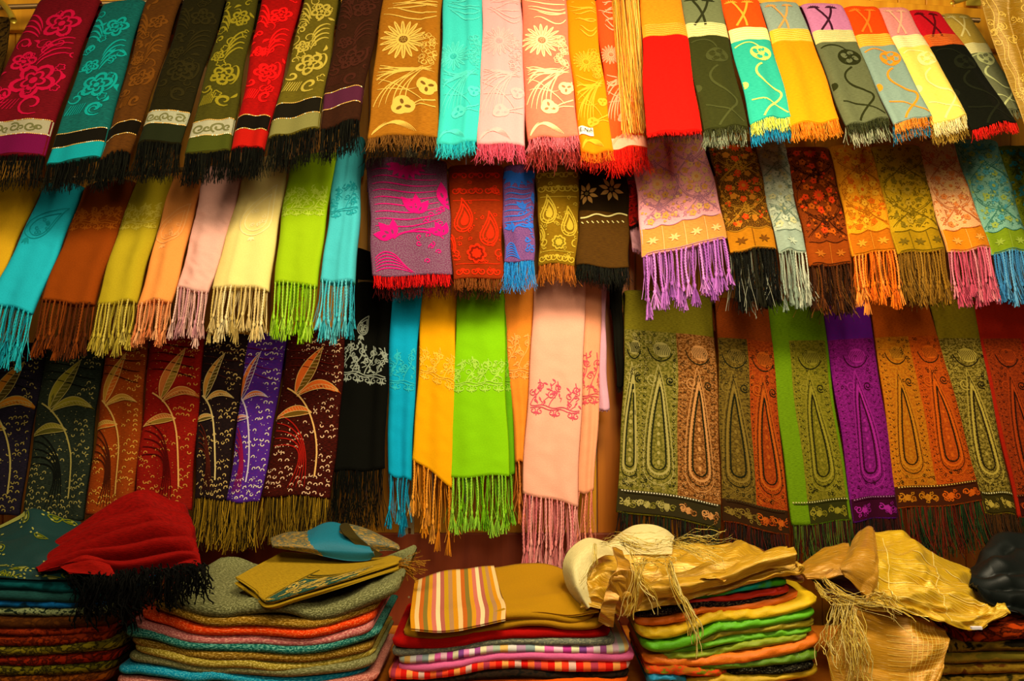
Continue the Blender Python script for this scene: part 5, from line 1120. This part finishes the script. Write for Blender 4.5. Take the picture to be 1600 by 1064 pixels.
# ---- golden brocade scarf with a teal bundle on the melange stack
def gold_brocade():
    e = empty('folded_brocade_scarf', tuple(at(480, 940, -.5)), 'mustard brocade scarf with teal floral border folded on the melange stack', 'scarf')
    gm = fabric('#a8861a', 'twill', '#8a6c12', rough=.7)
    for k, (dy, lab) in enumerate(((9, 'lower_fold'), (0, 'upper_fold'))):
        lf = Loft([[(442 + 0, 862 + dy, -.30), (408, 880 + dy, -.42), (372, 900 + dy, -.54), (369, 904 + dy, -.55)], [(500, 866 + dy, -.32), (455, 888 + dy, -.46), (402, 918 + dy, -.60), (396, 924 + dy, -.61)], [(560, 870 + dy, -.36), (500, 895 + dy, -.50), (424, 934 + dy, -.66), (419, 942 + dy, -.67)],
                   [(590, 870 + dy, -.38), (545, 892 + dy, -.52), (470, 922 + dy, -.655), (466, 930 + dy, -.66)], [(612, 868 + dy, -.40), (580, 884 + dy, -.52), (545, 900 + dy, -.62), (545, 906 + dy, -.625)], [(628, 872 + dy, -.44), (624, 874 + dy, -.47), (622, 876 + dy, -.5), (624, 879 + dy, -.505)]], amp=.002, fu=7, fv=7, seed=11 + k)
        lf.mesh(lab, gm, e, th=.006)
    m = Motif(lf); m.lo, m.hi, m.v0, m.v1 = .36, .93, .25, .93
    m.patch(.38, .84, .42, .86, 0, off=.0008); r = random.Random(3)
    for k in range(60):
        x, y = (.38 + .46 * r.random()) * m.W, (.42 + .44 * r.random()) * m.L; m.stroke(spiral(x, y, 1.2, 1.2, r.random() * 6), .4, 1)
        if k % 3 == 0: m.blob(flower(x, y, .8, 5, r.random(), .4, 12), 1, rings=1)
    for vv in (.38, .9):
        m.stroke([(m.W * q, m.L * vv) for q in np.linspace(.36, .93, 30)], .3, 2)
        m.stroke([(m.W * q, m.L * (vv + .025)) for q in np.linspace(.36, .93, 30)], .25, 2)
    for uu in (.355, .37): m.stroke([(m.W * uu, m.L * q) for q in np.linspace(.3, .9, 20)], .3, 2)
    m.build('woven_border', [fabric('#1e4038', 'speck', '#3a5a44'), fabric('#c8a84a'), fabric('#4a4414')], e)['kind'] = 'stuff'
    strands('fringe', [[(622, 878, -.47), (640, 872, -.45), (658, 864, -.45)], [(624, 882, -.48), (645, 884, -.46), (666, 886, -.46)], [(624, 884, -.48), (640, 894, -.46), (650, 902, -.46)]], 14, .008, .0013, [fabric('#8a5a14'), fabric('#a87420')], e, 2)
gold_brocade()
def teal_bundle():
    e = empty('bundled_scarf', tuple(at(520, 875, -.42)), 'bright blue-teal scarf with tan floral ends bundled above the melange stack', 'scarf')
    tan = fabric('#a8802a', 'print', '#2a4a44', sc_=1.3, rough=.6); blue = fabric('#0a6c84', 'plain', '#07505c', rough=.6)
    lf = Loft(zip_ribs([[(424, 842), (424, 848), (426, 852), (430, 856)], [(450, 832), (446, 842), (449, 852), (456, 860)], [(478, 829), (474, 842), (478, 854), (486, 864)], [(500, 819), (494, 838), (502, 858), (512, 870)], [(518, 816), (522, 838), (534, 860), (544, 876)], [(536, 822), (552, 844), (566, 862), (574, 876)], [(552, 834), (574, 850), (582, 862), (586, 870)]], [-.28, -.40, -.44, -.43]), amp=.003, fu=8, fv=8, seed=21)
    lf.mesh('cloth', [tan, blue], e, matfn=lambda u, v: 1 if u > .34 + .12 * v else 0, th=.008)
    l2 = Loft(zip_ribs([[(526, 822), (530, 832), (548, 850), (566, 864)], [(542, 818), (556, 832), (572, 848), (584, 862)], [(570, 824), (584, 838), (596, 850), (602, 860)], [(602, 838), (610, 846), (616, 854), (618, 860)], [(622, 850), (624, 854), (624, 858), (622, 861)]], [-.27, -.36, -.385, -.38]), amp=.003, fu=8, fv=8, seed=23)
    l2.mesh('floral_end', tan, e, th=.008)
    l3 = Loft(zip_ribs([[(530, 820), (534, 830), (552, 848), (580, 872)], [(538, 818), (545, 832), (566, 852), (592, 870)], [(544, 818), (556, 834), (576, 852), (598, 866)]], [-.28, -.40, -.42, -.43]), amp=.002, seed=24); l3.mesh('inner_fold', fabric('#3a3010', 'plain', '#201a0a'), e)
teal_bundle()

# ---- ivory and gold scarves over the right stack
def ivory():
    e = empty('draped_scarf', tuple(at(960, 870, -.35)), 'ivory scarf showing behind the golden crinkled scarf', 'scarf'); iv = fabric('#d8c88a', 'twill', '#c0ae70', rough=.6)
    Loft(zip_ribs([[(950, 848), (950, 850), (950, 858)], [(970, 832), (966, 845), (962, 866)], [(992, 821), (992, 840), (992, 866)], [(1018, 820), (1018, 840), (1020, 866)], [(1040, 827), (1038, 842), (1038, 866)], [(1054, 838), (1052, 848), (1050, 866)]], [-.32, -.40, -.42]), amp=.002, fu=8, fv=8, seed=31).mesh('back_fold', iv, e)
    Loft([[(950, 846, -.42), (955, 858, -.46), (960, 868, -.46)], [(918, 840, -.46), (930, 852, -.52), (944, 868, -.52)], [(892, 856, -.50), (908, 866, -.57), (926, 880, -.57)], [(879, 880, -.53), (896, 886, -.61), (918, 896, -.61)], [(882, 910, -.56), (898, 912, -.64), (918, 916, -.64)], [(896, 934, -.59), (908, 934, -.655), (922, 934, -.65)], [(914, 954, -.62), (919, 951, -.66), (926, 946, -.65)]], amp=.002, fu=9, fv=9, seed=33).mesh('front_fold', iv, e)
ivory()
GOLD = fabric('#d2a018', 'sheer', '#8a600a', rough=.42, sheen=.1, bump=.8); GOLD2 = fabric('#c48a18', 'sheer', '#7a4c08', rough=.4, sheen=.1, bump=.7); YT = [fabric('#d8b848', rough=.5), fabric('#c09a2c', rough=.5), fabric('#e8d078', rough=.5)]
def gold_over_stack():
    e = empty('draped_scarf', tuple(at(1060, 930, -.6)), 'golden crinkled scarf with loose yellow threads lying over the right stack', 'scarf')
    Loft(zip_ribs([[(896, 878), (898, 896), (904, 918), (912, 940)], [(918, 852), (922, 882), (930, 914), (944, 952)], [(950, 842), (952, 882), (958, 924), (970, 960)], [(985, 842), (990, 884), (998, 918), (1006, 952)], [(1020, 846), (1028, 882), (1034, 914), (1040, 940)], [(1060, 850), (1066, 880), (1070, 906), (1076, 930)], [(1100, 842), (1106, 872), (1112, 896), (1118, 916)], [(1150, 836), (1154, 866), (1158, 888), (1164, 906)], [(1190, 845), (1196, 866), (1202, 882), (1208, 898)], [(1222, 852), (1230, 868), (1238, 880), (1240, 890)], [(1236, 858), (1240, 868), (1244, 878), (1244, 886)]],
                  [-.32, -.52, -.63, -.665]), nu=110, nv=70, amp=.006, fu=12, fv=16, ridge=.026, pleat=(.012, 18, 60), seed=41).mesh('cloth', GOLD, e)
    # the bunched near end: rolled mouth and hanging tail
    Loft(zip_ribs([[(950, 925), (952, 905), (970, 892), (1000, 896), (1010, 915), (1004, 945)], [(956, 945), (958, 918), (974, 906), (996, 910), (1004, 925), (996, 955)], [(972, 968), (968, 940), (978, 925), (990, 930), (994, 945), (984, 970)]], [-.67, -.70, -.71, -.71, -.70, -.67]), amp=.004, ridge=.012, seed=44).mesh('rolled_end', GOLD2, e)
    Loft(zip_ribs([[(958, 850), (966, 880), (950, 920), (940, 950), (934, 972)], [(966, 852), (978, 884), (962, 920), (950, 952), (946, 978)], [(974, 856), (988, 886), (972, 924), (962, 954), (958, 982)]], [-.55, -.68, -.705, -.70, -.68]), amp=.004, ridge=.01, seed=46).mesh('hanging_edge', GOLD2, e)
    Loft(zip_ribs([[(1010, 905), (1010, 918), (1016, 935)], [(1060, 902), (1064, 915), (1068, 930)], [(1120, 890), (1124, 903), (1128, 916)], [(1180, 868), (1184, 880), (1190, 894)], [(1240, 852), (1246, 866), (1244, 884)]], [-.655, -.69, -.675]), amp=.004, fu=10, fv=10, ridge=.01, seed=47).mesh('front_roll', GOLD, e, th=.012)
    strands('loose_thread', [[(1048, 878, -.69), (1058, 915, -.72), (1075, 955, -.73), (1088, 985, -.73), (1090, 1028, -.73)], [(1046, 876, -.69), (1054, 920, -.72), (1080, 960, -.73), (1078, 995, -.73)], [(1044, 880, -.69), (1060, 930, -.72), (1084, 975, -.73), (1092, 1010, -.73)],
                              [(985, 860, -.69), (996, 890, -.72), (992, 925, -.73), (984, 962, -.73)], [(1005, 872, -.69), (996, 900, -.73), (990, 935, -.73), (978, 965, -.73)], [(1010, 875, -.69), (1000, 905, -.73), (1020, 930, -.73), (1030, 965, -.72)],
                              [(930, 850, -.66), (928, 880, -.68), (915, 905, -.68), (905, 915, -.68)]], 7, .005, .0011, YT, e, 5, frizz=.008)
    strands('loose_thread', [[(940, 850, -.6), (970, 842, -.62), (1000, 850, -.64), (1040, 846, -.6)], [(970, 850, -.6), (1000, 862, -.66), (1035, 860, -.66), (1060, 850, -.62)], [(1050, 850, -.6), (1080, 842, -.62), (1110, 846, -.62), (1130, 838, -.6)], [(1050, 848, -.62), (1090, 858, -.65), (1120, 868, -.66), (1130, 872, -.66)], [(990, 880, -.69), (1010, 876, -.7), (1040, 870, -.69), (1050, 876, -.69)]], 16, .014, .0009, YT, e, 6, frizz=.012)
gold_over_stack()
# ---- big golden scarf spilling over the counter edge on the right
def big_gold():
    e = empty('draped_scarf', tuple(at(1400, 1040, -.65)), 'large golden tissue scarf heaped and spilling between the right stacks', 'scarf')
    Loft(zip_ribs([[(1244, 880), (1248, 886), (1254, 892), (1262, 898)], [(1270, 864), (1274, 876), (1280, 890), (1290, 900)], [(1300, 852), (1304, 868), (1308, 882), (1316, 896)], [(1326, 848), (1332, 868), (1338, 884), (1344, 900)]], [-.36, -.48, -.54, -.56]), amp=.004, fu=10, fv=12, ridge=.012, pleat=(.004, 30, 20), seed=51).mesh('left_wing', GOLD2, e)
    HB = Loft(zip_ribs([[(1350, 820), (1356, 860), (1362, 900), (1362, 936)], [(1372, 822), (1380, 870), (1388, 915), (1392, 946)], [(1396, 823), (1410, 875), (1420, 920), (1424, 954)], [(1424, 830), (1440, 882), (1452, 930), (1456, 966)], [(1455, 848), (1468, 894), (1480, 940), (1486, 976)], [(1488, 868), (1502, 908), (1512, 948), (1516, 984)], [(1520, 890), (1530, 920), (1536, 950), (1534, 976)], [(1546, 910), (1552, 930), (1554, 948), (1548, 962)], [(1562, 925), (1566, 934), (1566, 940), (1562, 948)]],
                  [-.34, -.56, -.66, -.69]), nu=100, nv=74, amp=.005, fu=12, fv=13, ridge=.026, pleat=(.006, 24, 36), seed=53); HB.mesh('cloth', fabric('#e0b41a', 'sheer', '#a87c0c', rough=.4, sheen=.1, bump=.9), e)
    for H_, us, vs2 in ((HB, (.08, .16, .5), (.22, .55, .8)), (None, 0, 0)):
        if H_ is None: continue
        m = Motif(H_); m.lo, m.hi = .005, .995
        for u in us: m.stroke([(u * m.W + .3 * math.sin(q * 9), q * m.L) for q in np.linspace(.05, .95, 60)], .22, 0)
        for v in vs2: m.stroke([(q * m.W, v * m.L + .4 * math.sin(q * 11)) for q in np.linspace(.04, .9, 80)], .2, 0)
        for k in range(16): m.stroke([(q * m.W, (.3 + .035 * k) * m.L + .3 * math.sin(q * 8)) for q in np.linspace(.18, .75, 70)], .09, 0)
        m.build('lurex_stripe', [fabric('#f2d878', rough=.3)], e)
    # folded-back flap on the near left with a hollow behind it
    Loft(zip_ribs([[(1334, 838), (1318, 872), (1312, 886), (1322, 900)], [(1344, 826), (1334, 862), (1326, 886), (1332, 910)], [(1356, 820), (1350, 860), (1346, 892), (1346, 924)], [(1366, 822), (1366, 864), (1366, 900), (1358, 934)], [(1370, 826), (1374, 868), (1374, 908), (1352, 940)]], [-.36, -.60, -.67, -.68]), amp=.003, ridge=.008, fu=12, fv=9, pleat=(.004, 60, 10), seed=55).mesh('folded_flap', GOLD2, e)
    Loft(zip_ribs([[(1262, 898), (1280, 915), (1290, 925)], [(1290, 892), (1305, 912), (1315, 928)], [(1325, 890), (1335, 912), (1350, 935)]], [-.42, -.50, -.6]), amp=.004, seed=57).mesh('inner_fold', fabric('#3a2006', 'sheer', '#1c0e04', rough=.5), e)  # same golden cloth, coloured dark to stand for the shade inside the hollow
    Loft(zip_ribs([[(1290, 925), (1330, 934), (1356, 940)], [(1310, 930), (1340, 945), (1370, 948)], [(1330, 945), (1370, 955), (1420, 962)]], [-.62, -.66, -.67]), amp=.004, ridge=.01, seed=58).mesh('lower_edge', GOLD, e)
    # hanging tail
    HT = Loft(zip_ribs([[(1338, 940), (1310, 985), (1296, 1025), (1300, 1062), (1310, 1110)], [(1352, 944), (1338, 990), (1332, 1030), (1338, 1070), (1344, 1120)], [(1380, 950), (1376, 1000), (1378, 1040), (1380, 1080), (1384, 1125)], [(1420, 958), (1420, 1005), (1422, 1045), (1420, 1085), (1416, 1125)], [(1456, 966), (1462, 1005), (1458, 1040), (1446, 1075), (1430, 1115)], [(1482, 980), (1484, 1000), (1474, 1030), (1456, 1062), (1436, 1100)]],
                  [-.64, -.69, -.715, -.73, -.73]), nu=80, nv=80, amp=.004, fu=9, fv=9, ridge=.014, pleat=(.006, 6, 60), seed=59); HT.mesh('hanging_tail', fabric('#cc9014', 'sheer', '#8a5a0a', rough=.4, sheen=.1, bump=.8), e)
    m = Motif(HT); m.lo, m.hi = .01, .99
    for k in range(9): m.stroke([((.62 + .035 * k) * m.W + .3 * math.sin(q * 8), q * m.L) for q in np.linspace(.05, .8, 60)], .12, 0)
    for k in range(12): m.stroke([(q * m.W, (.2 + .055 * k) * m.L + .3 * math.sin(q * 8 + k)) for q in np.linspace(.45, .96, 50)], .12, 0)
    m.build('lurex_stripe', [fabric('#e8c458', rough=.3)], e)
    strands('loose_thread', [[(1330, 935, -.68), (1318, 970, -.72), (1308, 1010, -.74), (1318, 1060, -.75)], [(1318, 945, -.68), (1322, 985, -.73), (1332, 1020, -.75), (1325, 1070, -.76)], [(1335, 950, -.69), (1340, 990, -.74), (1350, 1030, -.76), (1342, 1080, -.77)], [(1310, 935, -.67), (1296, 975, -.71), (1288, 1000, -.72), (1300, 1030, -.73)], [(1330, 960, -.7), (1345, 1005, -.75), (1338, 1050, -.76), (1352, 1090, -.77)]], 12, .012, .0011, YT, e, 7, frizz=.014)
    strands('loose_thread', [[(1285, 905, -.62), (1310, 925, -.67), (1345, 942, -.69), (1400, 950, -.71), (1430, 972, -.71)], [(1275, 912, -.62), (1290, 932, -.67), (1315, 940, -.69), (1350, 938, -.70)], [(1340, 945, -.69), (1365, 935, -.7), (1385, 940, -.71), (1400, 960, -.72)]], 14, .012, .001, YT, e, 8, frizz=.012)
    box('price_tag', tuple(at(1519, 984, -.715)), tuple(at(1532, 978, -.705)), fabric('#e6dfe6', bump=.05), e, bev=.0004)
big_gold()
def black_satin():
    e = empty('draped_scarf', tuple(at(1570, 955, -.5)), 'black satin scarf slumped at right edge beside the golden heap', 'scarf')
    Loft(zip_ribs([[(1512, 884), (1516, 892), (1520, 902), (1528, 916)], [(1530, 858), (1538, 884), (1546, 912), (1554, 940)], [(1560, 836), (1568, 874), (1576, 918), (1582, 958)], [(1596, 830), (1602, 876), (1606, 922), (1610, 966)], [(1660, 834), (1662, 880), (1662, 926), (1662, 968)]], [-.30, -.46, -.56, -.62]), nu=70, nv=60, amp=.005, fu=6, fv=9, ridge=.02, pleat=(.014, 10, 62), seed=64).mesh('cloth', fabric('#0c120e', 'plain', '#080c0a', rough=.5, sheen=0, bump=.15), e)
black_satin()

# ------------------------------------------------------------------ cloths hanging at the two sides
def side_curtain():
    e = empty('brocade_curtain', tuple(at(1640, 300, -.12)), 'golden brocade curtain hanging at the upper right corner', 'curtain')
    lf = Loft([[(1524, -30, .04), (1546, 50, .0), (1576, 130, -.05), (1602, 200, -.10), (1624, 300, -.13)], [(1556, -30, .0), (1580, 50, -.04), (1604, 130, -.08), (1628, 200, -.13), (1648, 300, -.16)], [(1590, -30, -.04), (1612, 50, -.08), (1636, 130, -.12), (1656, 200, -.16), (1676, 300, -.2)], [(1640, -30, -.08), (1660, 50, -.12), (1680, 130, -.16), (1700, 200, -.2), (1710, 300, -.24)]], amp=.006, fu=14, fv=3, pleat=(.012, 45, 2), seed=71)
    lf.mesh('cloth', fabric('#b08414', 'sheer', '#7a5608', rough=.45, bump=.6), e)
    m = Motif(lf); m.lo, m.hi = .02, .98; r = random.Random(9)
    for k in range(70):
        x, y = r.random() * m.W, r.random() * m.L; m.stroke(spiral(x, y, 1.0 + r.random(), 1.2, r.random() * 6, r.choice((-1, 1))), .35, 0)
        p, _ = leafpoly(x, y, x + 1.6 * math.cos(k), y + 1.6 * math.sin(k), .6, n=5); m.blob(p, 0, rings=1)
    for q in (.12, .2):
        yy = np.linspace(0, m.L, 50); m.stroke(np.stack([q * m.W + .6 * np.sin(yy * .5 + q * 9), yy], 1), .3, 0)
    m.build('woven_motif', [fabric('#e0b84a', rough=.4)], e)['kind'] = 'stuff'
side_curtain()
def left_curtain():
    e = empty('brocade_curtain', tuple(at(-30, 240, -.12)), 'dark bronze patterned cloth hanging at the upper left edge', 'curtain')
    lf = Loft([[(-90, 20, -.1), (-100, 120, -.12), (-110, 240, -.14)], [(-30, 24, -.08), (-36, 120, -.1), (-46, 240, -.12)], [(12, 28, -.02), (8, 80, -.05), (-6, 140, -.08)], [(14, 34, .02), (10, 80, -.02), (-4, 140, -.06)]], amp=.004, fu=10, fv=3, seed=73)
    lf.mesh('cloth', fabric('#1c1206', 'print', '#4a3410', sc_=.8), e)
left_curtain()
BRM = metal('#d8b838', .35, .5)
def hook(pts, label, rad=.011):
    P = cr([at(*p) for p in pts], np.linspace(0, 1, 16)); e = empty('shelf_bracket', tuple(P[-1]), label, 'bracket'); an = np.linspace(0, 6.283, 11)[:-1]; V = []
    for i, p in enumerate(P):
        d = P[min(i + 1, 15)] - P[max(i - 1, 0)]; d /= np.linalg.norm(d); a = np.cross(d, [0, 1, 0]); a /= np.linalg.norm(a); b_ = np.cross(d, a)
        V.append(p + np.outer(np.cos(an) * rad, a) + np.outer(np.sin(an) * rad, b_))
    mesh('arm', np.concatenate(V), grid_faces(16, 10, 0, True) + [tuple(range(10)), tuple(range(150, 160))[::-1]], BRM, e)
    c = P[0]; box('wall_plate', (c[0] - .03, yback(c[0]) - .036, c[2] - .03), (c[0] + .03, yback(c[0]) - .028, c[2] + .03), BRM, e)
hook([(-18, -8, .085), (2, 4, .0), (14, 18, -.06), (21, 32, -.09)], 'yellow metal bracket arm at the upper left corner')
hook([(1535, -14, .24), (1520, -6, .16), (1500, 1, .12), (1488, 4, .08)], 'yellow metal bracket arm at the upper right corner', .008)
